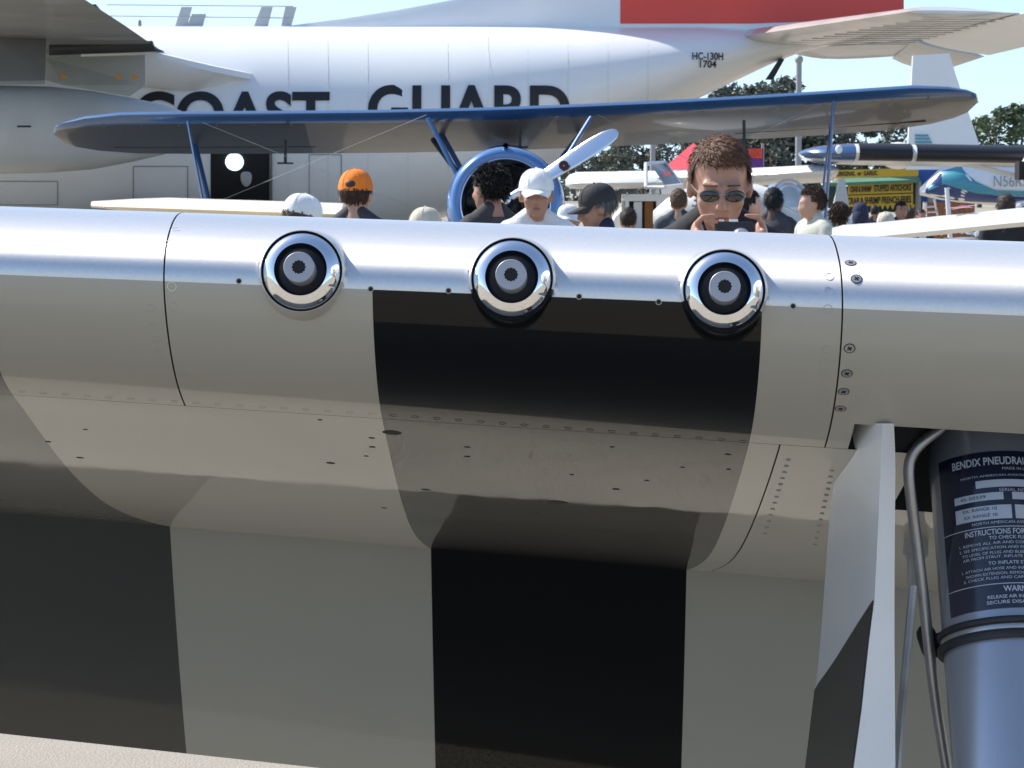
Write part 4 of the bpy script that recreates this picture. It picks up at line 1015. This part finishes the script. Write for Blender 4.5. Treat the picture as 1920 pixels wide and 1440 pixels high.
BN.part('lettering', MB().add([(p0.x + q[0], p0.y, p0.z + q[1]) for q in v], f), M['red'], bp, smooth=False)
for p in (a, b): BN.part('post', MB().tube([(p.x, 62.1, 0), (p.x, 62.1, p.z + .1)], .03, 8), M['pole'])
# ------------------------------------------------------------------ food stall
FS = Thing('food_stall', 'food stall with yellow menu boards under a green awning and blue side tarp', 'stall', (at(1650, 352, 52).x, 52, 0))
def sign(px0, y0, px1, y1, dy, d, lines):
    P = [at(px0, y0, d), at(px1, y0 - dy, d), at(px1, y1 - dy, d), at(px0, y1, d)]
    s = FS.part('menu_board', MB().prism(P, (0, .05, 0)), M['yellow'], smooth=False)
    ex = (P[1] - P[0]); H = (P[0].z - P[3].z)
    for body, x0, x1, t0, t1 in lines:
        v, f = txt(body, 1, .03); v[:, 0] *= (x1 - x0) * ex.length / v[:, 0].max(); v[:, 1] *= (t1 - t0) * H / v[:, 1].max()
        FS.part('lettering', MB().add([P[3] + ex.normalized() * (q[0] + x0 * ex.length) + Vector((0, -.012, q[1] + t0 * H)) for q in v], f), M['ink'], s, smooth=False)
sign(1562, 319, 1722, 334, 4, 51.2, [('ORIGINAL  or  GARLIC', .04, .52, .22, .8)])
sign(1590, 346, 1712, 365, 4, 51.6, [('CRAB & SHRIMP', .03, .36, .2, .78), ('STUFFED ARTICHOKE', .40, .97, .2, .85)])
sign(1586, 367, 1712, 388, 4, 51.58, [('CRAB & SHRIMP FRENCH FRIES', .02, .97, .2, .82)])
FS.part('awning', MB().prism([at(1555, 349, 51.4), at(1725, 342, 51.4), at(1715, 330, 53), at(1580, 335, 53)], (0, 0, .05)), M['green'], smooth=False)
FS.part('awning_valance', MB().prism([at(1540, 352, 52.6), at(1730, 342, 52.6), at(1730, 396, 52.6), at(1540, 402, 52.6)], (0, .05, 0)), mat('dark green cloth', (.03, .08, .06), .8, 0, 0, .3, 3), smooth=False)
FS.part('side_tarp', MB().prism([at(1722, 306, 52.2), at(1766, 312, 52.2), at(1785, 380, 52.2), at(1726, 378, 52.2)], (0, .06, 0)), M['tarp'], smooth=False)
for k in range(9):
    x = 1632 + k * 9.5; FS.part('pennant', MB().prism([at(x, 384, 51.5), at(x + 8, 383, 51.5), at(x + 4, 393, 51.5)], (0, .02, 0)), M['yellow'], smooth=False)
for px in (1548, 1722, 1745): p = at(px, 340, 51.8); FS.part('post', MB().tube([(p.x, 51.8, 0), (p.x, 51.8, p.z)], .05, 8), M['pole'])
FS.part('counter', MB().box((at(1640, 352, 52.2).x, 52.3, .5), (1.6, .6, 1.0)), M['wood'], smooth=False)
BB = Thing('fence_panel', 'brown board panel standing below the blue tarp by the teal plane', 'fence', (at(1790, 352, 50).x, 50, 0))
for k in range(9):
    x = 1738 + k * 10; BB.part('board', MB().box((at(x + 5, 352, 50).x, 50, (at(x, 379, 50).z) / 2), (.082, .04, at(x, 379, 50).z)), M['wood'], smooth=False)
ST_ = Thing('step_ladder', 'aluminium step ladder leaning beside the brown board panel', 'ladder', (at(1758, 352, 44).x, 44, 0))
for a, b in (((1736, 380), (1728, 440)), ((1752, 374), (1766, 440))): ST_.part('rail', MB().tube([at(*a, 44), at(*b, 44.4)], .02, 6), M['alu'])
for k in range(5): ST_.part('rung', MB().tube([at(1735 - k * 1.4, 388 + k * 10, 44.1), at(1755 + k * 2.2, 387 + k * 10, 44.1)], .015, 6), M['alu'])
AF = Thing('striped_awning', 'red and white striped awning under the white wing, left of the menu boards', 'awning', (at(1530, 352, 60).x, 60, 0))
for k in range(10):
    x = 1472 + k * 10; AF.part('stripe', MB().prism([at(x, 332 - k * .5, 60), at(x + 10, 331.5 - k * .5, 60), at(x + 16, 345 - k * .5, 59.4), at(x + 6, 345.5 - k * .5, 59.4)], (0, .03, 0)), M['pink'] if k % 2 else M['planew'], smooth=False)
for x in (1475, 1570): AF.part('post', MB().tube([(at(x, 352, 60).x, 60, 0), at(x, 332, 60)], .03, 6), M['pole'])
# ------------------------------------------------------------------ silver car
CA = Thing('parked_car', 'silver car with tinted windscreen parked behind the white star wing', 'car', (at(1890, 352, 42).x, 42, 0))
cx = at(1900, 352, 42).x
def cs_(x, lo, hi, w): return [(cx + x, 42 - w, lo), (cx + x, 42 - w * 1.02, lo + (hi - lo) * .6), (cx + x, 42 - w * .86, hi), (cx + x, 42 + w * .86, hi), (cx + x, 42 + w * 1.02, lo + (hi - lo) * .6), (cx + x, 42 + w, lo)]
bd = CA.part('body', MB().rings([cs_(-.98, .35, .75, .7), cs_(-.85, .25, .92, .85), cs_(.2, .22, 1.0, .88), cs_(2.6, .22, 1.02, .88), cs_(3.3, .3, .95, .8)]), M['carsil'], angle=50)
CA.part('roof', MB().rings([[(cx + x, 42 - w, z), (cx + x, 42 + w, z), (cx + x, 42 + w, z + .05), (cx + x, 42 - w, z + .05)] for x, z, w in ((.0, 1.36, .62), (.5, 1.43, .66), (1.6, 1.44, .66), (2.2, 1.36, .6))]), M['carsil'], angle=50)
CA.part('window', MB().rings([[(cx + x, 42 - w, z0), (cx + x, 42 + w, z0), (cx + x1, 42 + w * .84, z1), (cx + x1, 42 - w * .84, z1)] for x, w, z0, x1, z1 in ((-.62, .76, .98, .02, 1.37), (2.7, .76, 1.0, 2.2, 1.37))]), M['tint'], angle=20)
CA.part('pillar', MB().tube([(cx - .64, 41.22, .98), (cx + .0, 41.36, 1.38)], .035, 6), M['planew']); CA.part('pillar', MB().tube([(cx + 1.0, 41.22, 1.0), (cx + 1.0, 41.36, 1.4)], .03, 6), M['planew'])
for x in (-.3, 2.3):
    for y in (41.2, 42.8):
        w_ = CA.part('wheel', MB().lathe([(.05, -.1), (.3, -.1), (.33, 0), (.3, .1), (.05, .1)], (cx + x, y, .33), (0, 1, 0), 20, cap=True), M['rubber'])
# ------------------------------------------------------------------ people
def skinm(n, c): return mat(n, c, .5, 0, 0, .06, 30)
SKIN = skinm('fair skin', (.52, .30, .21)); SKIN2 = skinm('tanned skin', (.40, .21, .14)); SKIN3 = skinm('dark skin', (.12, .065, .04))
def cloth(n, c, v=.12): return mat(n, c, .85, 0, 0, v, 9, .25, 45)
def remesh(mb, vox, smooth=2):
    me = bpy.data.meshes.new('t'); me.from_pydata(mb.v, [], mb.f); fix(me)
    o = bpy.data.objects.new('t', me); COL.objects.link(o)
    r = o.modifiers.new('r', 'REMESH'); r.mode = 'VOXEL'; r.voxel_size = vox
    if smooth: q = o.modifiers.new('s', 'SMOOTH'); q.factor = .5; q.iterations = smooth
    dg = bpy.context.evaluated_depsgraph_get(); out = bpy.data.meshes.new_from_object(o.evaluated_get(dg))
    bpy.data.objects.remove(o); bpy.data.meshes.remove(me)
    out.polygons.foreach_set('use_smooth', [True] * len(out.polygons)); return out
def person(px, ytop, D, label, face, hat=None, skin=SKIN, shirt=None, trousers=None, hair=(.03, .02, .015), hairn=260, headp=0, heady=0, hero=False, shades=False, group='people in the crowd', sleeves='short', hatcol=None, curly=False, long=False, brim=0, hunch=0, eyes=False, build=1.0):
    pt = at(px, ytop, D); H = pt.z - (.02 if hat else .0); k = H / 1.80
    T = Thing('person', label, 'person', (pt.x, D, 0), group, rz=face, local=True); T.o.scale = (k, k, k)
    vx = (.0075 if hero else .012 if D < 20 else .02)
    # ---- frames
    sr = .055 if hero else .055
    nb = Vector((0, .03 - hunch * .5, 1.515 + sr * .5)); hc = Vector((0, .0 - hunch, 1.682))
    RH = Matrix.Rotation(heady, 4, 'Z') @ Matrix.Rotation(headp, 4, 'X'); piv = hc + Vector((0, .03, -.10))
    hM = Matrix.Translation(piv) @ RH @ Matrix.Translation(-piv) @ Matrix.Translation(hc) @ Matrix.Scale(1.05 if hero else 1.11, 4)
    hp = lambda x, y, z: hM @ Vector((x, y, z))
    h3 = hM.to_3x3(); b = build
    B = MB()
    # head: skull, face, jaw, nose, brow, lips, ears
    B.ell(hp(0, .014, .030), (.073, .092, .086), 0, 20, 12, h3).ell(hp(0, -.026, -.026), (.062, .062, .088), 0, 18, 12, h3).ell(hp(0, -.034, -.076), (.046, .048, .036), 0, 16, 10, h3)
    B.ell(hp(0, -.072, -.100), (.021, .016, .015), 0, 12, 8, h3)
    B.cap_(hp(0, -.088, .006), hp(0, -.106, -.036), .0085, .0125, 0, 10)
    for s in (-1, 1):
        B.ell(hp(.011 * s, -.094, -.040), (.009, .011, .008), 0, 10, 7, h3); B.cap_(hp(.012 * s, -.088, .016), hp(.044 * s, -.070, .018), .009, .009, 0, 8)
        B.ell(hp(.038 * s, -.060, -.030), (.024, .022, .020), 0, 12, 8, h3); B.ell(hp(.076 * s, .012, -.012), (.010, .021, .032), 0, 12, 8, h3 @ Matrix.Rotation(.35 * s, 3, 'Z'))
    B.cap_(hp(-.019, -.083, -.064), hp(.019, -.083, -.064), .0065, .0065, 0, 8).cap_(hp(-.016, -.083, -.074), hp(.016, -.083, -.074), .0075, .0075, 0, 8)
    B.cap_(hp(0, .020, -.06), nb + Vector((0, .01, -.03)), .052, .060, 0, 16)
    def torso(Q, g):
        Q.ell((0, .015, 1.28), (.165 * b + g, .112 + g, .20), 0, 20, 12).ell((0, .005, 1.08), (.15 * b + g, .115 * b + g, .17), 0, 20, 12)
        Q.cap_((-.145, .025, 1.425 + sr), (.145, .025, 1.425 + sr), .062 + g, .062 + g, 0, 14).ell((0, .02, 1.36 + sr), (.15 * b + g, .10 + g, .12), 0, 18, 10)
        for s in (-1, 1): Q.cap_((.13 * s, .025, 1.435 + sr), (.030 * s, .034, 1.525 + sr), .048 + g, .034 + g, 0, 12)
    torso(B, 0); B.ell((0, .01, .95), (.16 * b, .118, .13), 0, 18, 10)
    arms = []
    for s in (-1, 1):
        sh = Vector((.185 * s, .025, 1.405 + sr))
        if hero: el = Vector((.255 * s, -.10, 1.17)); wr = Vector((.105 * s, -.335, 1.504))
        else: el = Vector((.235 * s * b, .05, 1.13)); wr = Vector((.235 * s * b, -.09, .90))
        arms.append((sh, el, wr)); B.cap_(sh, el, .052, .040, 0, 14).cap_(el, wr, .040, .027, 0, 14)
        if hero:   # hands closed round the camera: palm beside it, fingers over the front and top, thumb behind
            pc = wr + Vector((-.022 * s, -.045, .03)); B.ell(pc, (.020, .046, .044), 0, 14, 9)
            for q, (dz, ln) in enumerate(((.034, 1.0), (.012, 1.05), (-.010, .97), (-.030, .82))):
                r0 = pc + Vector((0.004 * s, -.03, dz)); 
                if q == 0:
                    m1 = pc + Vector((-.012 * s, -.050, .052)); m2 = pc + Vector((-.042 * s, -.052, .056))
                else:
                    m1 = pc + Vector((.004 * s, -.066 * ln, dz)); m2 = pc + Vector((-.026 * s * ln, -.080 * ln, dz - .004))
                B.cap_(r0, m1, .0098, .0092, 0, 8).cap_(m1, m2, .0092, .0078, 0, 8)
            t0 = pc + Vector((-.008 * s, .02, -.02)); t1 = t0 + Vector((-.030 * s, -.004, .018)); B.cap_(t0, t1, .0115, .010, 0, 8).cap_(t1, t1 + Vector((-.022 * s, -.010, .008)), .010, .0085, 0, 8)
        else:
            B.ell(wr + Vector((0, -.02, -.06)), (.022, .036, .05), 0, 12, 8)
            for q in range(4):
                r0 = wr + Vector((0, -.045 + .016 * q, -.095)); m1 = r0 + Vector((0, -.004, -.035)); B.cap_(r0, m1, .0095, .009, 0, 7).cap_(m1, m1 + Vector((-.008 * s, -.004, -.03)), .009, .008, 0, 7)
            B.cap_(wr + Vector((0, -.045, -.04)), wr + Vector((-.012 * s, -.075, -.085)), .011, .009, 0, 7)
        hpj, kn, an = Vector((.092 * s, .01, .92)), Vector((.10 * s, -.012, .50)), Vector((.105 * s, .03, .09))
        B.cap_(hpj, kn, .084, .055, 0, 14).cap_(kn, an, .056, .036, 0, 14).cap_((.105 * s, .04, .045), (.115 * s, -.13, .035), .042, .032, 0, 10)
    me = remesh(B, vx, 2 if hero else 2); me.materials.append(skin)
    link('body', me, T.o)
    # ---- shirt and trousers
    Q = MB(); torso(Q, .012); Q.ell((0, .01, .95), (.178 * b, .132, .10), 0, 18, 10)
    for sh, el, wr in arms:
        if sleeves == 'short': m = sh.lerp(el, .62); Q.cap_(sh, m, .066, .060, 0, 14)
        elif sleeves == 'long': Q.cap_(sh, el, .066, .054, 0, 14).cap_(el, el.lerp(wr, .9), .054, .040, 0, 14)
    sm = remesh(Q, .012 if D < 20 else .02, 2); sm.materials.append(shirt); so = link('shirt', sm, T.o)
    Q = MB(); Q.ell((0, .01, .93), (.172 * b, .13, .13), 0, 18, 10)
    for s in (-1, 1):
        Q.cap_((.092 * s, .01, .90), (.10 * s, -.010, .50), .098, .072, 0, 14).cap_((.10 * s, -.010, .50), (.105 * s, .03, .10), .072, .058, 0, 14)
    tm = remesh(Q, .02, 2); tm.materials.append(trousers or cloth('dark trousers', (.03, .035, .05))); link('trousers', tm, T.o)
    for s in (-1, 1): T.part('shoe', MB().cap_((.105 * s, .055, .05), (.116 * s, -.15, .042), .052, .044, 0, 10), M['rubber'])
    # ---- eyes, brows, mouth
    if eyes or hero:
        for s in (-1, 1):
            if not hero:
                e = T.part('eye', MB().ell(hp(.031 * s, -.078, -.002), (.012, .010, .0075), 0, 12, 8, h3), mat('eye white', (.5, .47, .44), .3)); T.part('iris', MB().ell(hp(.031 * s, -.0865, -.002), (.005, .003, .005), 0, 10, 6, h3), M['ink'], e)
            T.part('eyebrow', MB().cap_(hp(.016 * s, -.0945, .0205), hp(.046 * s, -.080, .0185), .0036, .0024, 0, 6), mat('brow hair', tuple(c * .9 for c in hair), .8))
        T.part('mouth', MB().ell(hp(0, -.0885, -.0685), (.020, .005, .0055 if eyes else .004), 0, 12, 6, h3), mat('lips', (.36, .11, .09), .5))
    if shades:
        g_ = MB()
        for s in (-1, 1): g_.ell(hp(.033 * s, -.094, -.006), (.026, .006, .0165), 0, 18, 9, h3 @ Matrix.Rotation(.22 * s, 3, 'Z'))
        go = T.part('sunglasses', g_, mat('dark lens', (.012, .012, .012), .08, 0, 1)); tag(go)
        go.name = 'lens'; go['kind'] = 'stuff' if False else None
        if 'kind' in go: del go['kind']
        fr = MB()
        for s in (-1, 1):
            fr.tube([hp(.033 * s + .0275 * math.cos(a), -.0965 + .006 * abs(math.cos(a)) * (1 if math.cos(a) * s > 0 else -.2), -.006 + .017 * math.sin(a)) for a in np.linspace(0, 2 * math.pi, 22)], .0008, 6, 0, False)
            fr.tube([hp(.059 * s, -.088, .0), hp(.070 * s, -.055, .004), hp(.081 * s, .01, .006)], .0016, 6)
        fr.tube([hp(-.008, -.106, .002), hp(.008, -.106, .002)], .0014, 6)
        T.part('spectacle_frame', fr, mat('pale metal frame', (.45, .42, .36), .25, 1))
    # ---- hair
    if hairn:
        rnd = random.Random(int(px)); hb = MB(); hm = mat('hair', hair, .6, 0, 0, .45, 60, spec=.3)
        low = .0 if not hat else -.055
        def inhair(d):  # direction on the skull ellipsoid: keep the face clear
            if d.z > .42: return True
            if d.y < -.30: return d.z > (.52 + .10 * math.sin(d.x * 9)) if hero else d.z > .42
            if d.y < .15: return d.z > -.12
            return d.z > (-.75 if not long else -.95)
        sk = []
        for i in range(15):
            for j in range(30):
                a = math.pi * (i + .5) / 15 - math.pi / 2; q = 2 * math.pi * j / 30; d = Vector((math.cos(a) * math.cos(q), math.cos(a) * math.sin(q), math.sin(a)))
        # scalp shell
        n1, n2 = 22, 36; vs = []; idx = {}
        fs = []
        for i in range(n1):
            for j in range(n2):
                cs4 = []
                for di, dj in ((0, 0), (1, 0), (1, 1), (0, 1)):
                    a = math.pi * (i + di) / n1 - math.pi / 2; q = 2 * math.pi * ((j + dj) % n2) / n2
                    cs4.append(Vector((math.cos(a) * math.cos(q), math.cos(a) * math.sin(q), math.sin(a))))
                m = sum(cs4, Vector()) / 4
                if m.length > .01 and inhair(m.normalized()):
                    o = len(vs)
                    vs += [hp(d.x * .0775, .016 + d.y * .098, .028 + d.z * (.094 if not hat else .08)) for d in cs4]; fs.append((o, o + 1, o + 2, o + 3))
        hb.add(vs, fs)
        done = 0
        while done < hairn:
            d = Vector((rnd.gauss(0, 1), rnd.gauss(0, 1), rnd.gauss(.4, 1))).normalized()
            if not inhair(d) or (hat and d.z > .15): continue
            done += 1
            p = Vector((d.x * .077, .016 + d.y * .097, .028 + d.z * (.094 if not hat else .08)))
            if curly: t = (d + Vector((rnd.gauss(0, .7), rnd.gauss(0, .7), rnd.gauss(0, .7)))).normalized()
            else:
                fl_ = Vector((d.x + rnd.gauss(0, .35), (d.y - .45) + rnd.gauss(0, .35), rnd.gauss(0, .15))) if d.z > .25 else Vector((rnd.gauss(0, .25), -.25 + rnd.gauss(0, .25), -1))
                if hero and d.z > .3: fl_ = Vector((.55 + .5 * d.x + rnd.gauss(0, .45), -.25 + rnd.gauss(0, .4), .25 + rnd.gauss(0, .3)))
                t = fl_ - d * fl_.dot(d); t = (t.normalized() + d * (rnd.uniform(.12, .55) if hero and d.z > .3 else rnd.uniform(.10, .42))).normalized()
            L = (.023 if hero else .026) * rnd.uniform(.6, 1.3) * (1.5 if long and d.z < .3 else 1); wdt = L * (.075 if hero else .16 if not curly else .11)
            s_ = d.cross(t).normalized() if d.cross(t).length > .01 else Vector((1, 0, 0))
            p1 = p + t * L * .5; p2 = p + t * L + Vector((0, -.002, -.25 * L)) ; nn = t.cross(s_)
            o = [p - s_ * wdt, p + s_ * wdt, p1 + s_ * wdt * .8 + nn * wdt * .3, p1 - s_ * wdt * .8 + nn * wdt * .3, p2]
            hb.add([hp(*v) for v in o], [(0, 1, 2, 3), (3, 2, 4)])
        me_ = hb.build('hair', hm, T.o, smooth=True, angle=180)
    # ---- hats
    if hat:
        hcm = hatcol
        if hat in ('cap', 'capback', 'bucket', 'hood'):
            rs = []
            for i in range(9):
                a = i / 8 * math.pi / 2; rr = math.cos(a) ** .8
                rs.append([hp((.084 + .003 * (i == 0)) * rr * math.cos(q), .012 + .104 * rr * math.sin(q), .040 + .088 * math.sin(a)) for q in np.linspace(0, 2 * math.pi, 36, False)])
            rs.insert(0, [hp(.0845 * math.cos(q), .012 + .1045 * math.sin(q), .020 if hat != 'bucket' else .01) for q in np.linspace(0, 2 * math.pi, 36, False)])
            co = T.part('cap' if hat != 'hood' else 'hood', MB().rings(rs, 0, True), hcm, angle=60)
            if hat == 'hood': T.part('hood_back', MB().ell(hp(0, .03, -.03), (.10, .115, .135), 0, 18, 12), hcm, co)
            T.part('button', MB().ell(hp(0, .012, .130), (.008, .008, .005), 0, 10, 6, h3), hcm, co)
            for k_ in range(6):
                q = k_ * math.pi / 3; T.part('seam', MB().tube([hp(.0852 * math.cos(a) ** .8 * math.cos(q), .012 + .1055 * math.cos(a) ** .8 * math.sin(q), .040 + .0892 * math.sin(a)) for a in np.linspace(0, 1.5, 8)], .0012, 5), hcm, co)
            if hat == 'cap':
                top = []; bot = []
                for v_ in np.linspace(0, 1, 6):
                    top.append([hp(.078 * (1 - .25 * v_ ** 2) * math.sin(u_), .012 - .100 * math.cos(u_) * 1 - .072 * v_ * math.cos(u_ * .8), .026 - .020 * v_ - .020 * math.sin(u_) ** 2 * v_) for u_ in np.linspace(-1.25, 1.25, 15)])
                T.part('brim', MB().rings(top + [[p - h3 @ Vector((0, 0, .005)) for p in r] for r in reversed(top)], 0, False, False), hcm, co, angle=60)
            if hat == 'capback':
                T.part('strap_gap', MB().ell(hp(.0, .106, .052), (.028, .014, .022), 0, 14, 8, h3), mat('hair', hair, .6), co)
            if hat == 'bucket' or brim:
                w = brim or .06
                r0 = [hp(.084 * math.cos(q), .012 + .104 * math.sin(q), .022) for q in np.linspace(0, 2 * math.pi, 40, False)]
                r1 = [hp((.084 + w) * math.cos(q), .012 + (.104 + w) * math.sin(q), .0 + .010 * math.sin(3 * q) - .3 * w) for q in np.linspace(0, 2 * math.pi, 40, False)]
                r2 = [p - h3 @ Vector((0, 0, .004)) for p in r1]; r3 = [p - h3 @ Vector((0, 0, .004)) for p in r0]
                T.part('brim', MB().rings([r0, r1, r2, r3], 0, False), hcm, co, angle=60)
    T.hp = hp; T.k = k
    return T
PI = math.pi
white_c = cloth('white cotton', (.80, .80, .78)); grey_c = cloth('charcoal cotton', (.05, .05, .055)); black_c = cloth('black cotton', (.02, .02, .022)); orange_c = cloth('orange cotton', (.85, .22, .02)); navy_c = cloth('navy cotton', (.02, .025, .06)); tan_c = cloth('tan cotton', (.62, .56, .45)); cream_c = cloth('cream cotton', (.55, .55, .46)); teal_c = cloth('teal cotton', (.02, .16, .16)); lblue_c = cloth('pale blue denim', (.35, .45, .55)); gcap = cloth('black cap cloth', (.035, .035, .035))
# man with the camera
P = person(1349, 257, 8.15, 'man in sunglasses and black shirt looking down at his small camera', 0, skin=skinm('light tanned skin', (.43, .23, .155)), shirt=black_c, hair=(.12, .055, .028), hairn=8000, headp=R(15), hero=True, shades=True, eyes=False)
hero = P
k = P.k; cz = 1.542; cy = -.425
CM = Thing('compact_camera', 'small black camera with silver lens held by the man in sunglasses', 'camera', (P.o.location.x + .012, P.o.location.y + cy * k, cz * k), local=True)
b_ = MB().rings([[(x, y, z) for x, y in ((-.048, .012), (-.052, .006), (-.052, -.006), (-.048, -.012), (.048, -.012), (.052, -.006), (.052, .006), (.048, .012))] for z in (-.028, .026)]); bo = CM.part('camera_body', b_, M['rubber'], angle=30)
CM.part('top_plate', MB().box((0, 0, .0285), (.086, .020, .006)), M['gunblack'], bo)
CM.part('shutter_button', MB().lathe([(.006, 0), (.006, .005), (.001, .006)], (-.034, 0, .031), (0, 0, 1), 16), M['lens'])
CM.part('flash', MB().box((-.004, -.006, .034), (.022, .010, .006)), M['planew'])
ln = CM.part('lens', MB().lathe([(.024, -.010), (.024, .012), (.0225, .013), (.0225, .026), (.021, .027), (.021, .036), (.0195, .038), (.012, .036), (.001, .036)], (.014, 0, -.008), (0, -1, 0), 32), M['lens'], angle=35)
CM.part('glass', MB().lathe([(.012, .0365), (.006, .0385), (.001, .039)], (.014, 0, -.008), (0, -1, 0), 24), M['tint'], ln)
# nearer crowd behind the wing
person(561, 361, 14.5, 'person in white cap turned away behind the cream wing tip', PI * .72, 'cap', SKIN2, navy_c, hatcol=white_c, hair=(.10, .07, .05), hairn=160, headp=R(14), group='people near the biplane')
person(668, 318, 16.0, 'man in orange cap seen from behind, dark shirt', PI * .93, 'capback', SKIN, grey_c, hatcol=orange_c, hair=(.05, .025, .015), hairn=420, group='people near the biplane')
person(800, 388, 15.5, 'person in crumpled pale hat, only the hat showing above the wing', PI * .8, 'bucket', SKIN, grey_c, hatcol=tan_c, brim=.028, hair=(.1, .08, .06), hairn=60, group='people near the biplane')
jk = person(918, 316, 16.2, 'man with curly black hair and dark jacket with orange piping, seen from behind', PI * 1.22, None, SKIN2, cloth('dark jacket', (.045, .043, .045)), hair=(.014, .012, .011), hairn=5000, curly=True, sleeves='long', group='people near the biplane')
for s in (-1, 1): jk.part('piping', MB().tube([(s * .06, .105, 1.488), (s * .13, .092, 1.462), (s * .20, .06, 1.44), (s * .245, .03, 1.39)], .006, 6), M['bannero'])
jk.part('collar', MB().tube([(.07 * math.cos(a), .03 + .075 * math.sin(a), 1.50 + .012 * math.sin(a)) for a in np.linspace(-.4, PI + .4, 14)], .022, 8), grey_c)
wm = person(1008, 317, 15.6, 'man in white cap and white shirt facing the camera, dark shoulder strap', R(12), 'cap', SKIN2, white_c, hatcol=white_c, hair=(.25, .22, .2), hairn=160, heady=R(-12), eyes=True, group='people near the biplane')
wm.part('strap', MB().tube([(.12, -.115, 1.20), (.125, -.108, 1.32), (.128, -.078, 1.42), (.125, .0, 1.505), (.12, .10, 1.44), (.115, .145, 1.3)], .022, 8, flat=.3), M['navyp'])
bc = person(1126, 342, 16.0, 'grey haired man in black cap looking down to the left', R(-86), 'cap', SKIN2, navy_c, hatcol=gcap, hair=(.12, .12, .12), hairn=320, headp=R(12), group='people near the biplane', sleeves='long')
for k_ in range(2):
    v, f = txt('MUSTANG DAY' if False else '=====', .006, .02); bc.part('cap_print', MB().add([bc.hp(-.0862 + .0 * p[0], -.055 + p[0] * 1.9, .050 - k_ * .010 + p[1]) for p in v], f), M['planew'], smooth=False)
person(1178, 392, 25.0, 'dark haired person half hidden right of the man in black cap', PI, None, SKIN2, navy_c, hair=(.03, .02, .015), hairn=240)
person(1068, 383, 25.5, 'person in white sun hat just behind the brim of the black cap', PI * .6, 'bucket', SKIN, lblue_c, hatcol=white_c, brim=.05, hairn=0)
person(1273, 357, 27.0, 'brown haired man seen from behind, left of the man with the camera', PI * .95, None, SKIN, cloth('slate shirt', (.06, .07, .085)), hair=(.10, .06, .035), hairn=420)
person(1400, 357, 21.0, 'black haired person in dark vest, just right of the man with the camera', PI * .62, None, SKIN, black_c, hair=(.015, .012, .011), hairn=420, sleeves='none', hunch=.02)
person(1452, 355, 25.5, 'person with black hair and charcoal shirt in front of the clear canopy', PI * .85, None, SKIN3, grey_c, hair=(.012, .012, .013), hairn=420, long=True)
person(1522, 356, 23.0, 'brown haired person in cream shirt looking left, beside the thin blue strut', R(-62), None, SKIN, cream_c, hair=(.075, .045, .03), hairn=2000, heady=R(-20), build=1.15, curly=True)
person(1575, 384, 25.0, 'woman with curly brown hair and teal top right of the blue strut', PI * .9, None, SKIN, teal_c, hair=(.07, .04, .03), hairn=2500, curly=True, long=True)
person(1613, 379, 29.0, 'person in dark navy hooded top below the menu boards', PI, 'hood', SKIN2, navy_c, hatcol=navy_c, hairn=0, sleeves='long')
person(1664, 395, 26.0, 'person in wide tan sun hat and white shirt looking down', R(-25), 'bucket', SKIN2, white_c, hatcol=tan_c, brim=.085, hairn=0, headp=R(18), hunch=.03)
person(1690, 379, 34.0, 'dark haired smiling woman facing the camera behind the sun hat', R(8), None, SKIN2, navy_c, hair=(.03, .02, .018), hairn=300, eyes=True, long=True)
person(1706, 390, 38.0, 'person in white shirt right of the smiling woman', PI, None, SKIN2, white_c, hair=(.05, .04, .03), hairn=160)
person(1727, 393, 40.0, 'small distant person in black at the end of the stall counter', R(20), None, SKIN2, black_c, hair=(.03, .02, .02), hairn=160)
person(1886, 366, 24.5, 'person in black seen from behind beyond the red star wing', PI, None, SKIN2, black_c, hair=(.05, .035, .03), hairn=240)
person(1640, 386, 45.0, 'person in dark clothes waiting at the food stall', PI, None, SKIN2, grey_c, hair=(.02, .02, .02), hairn=120)
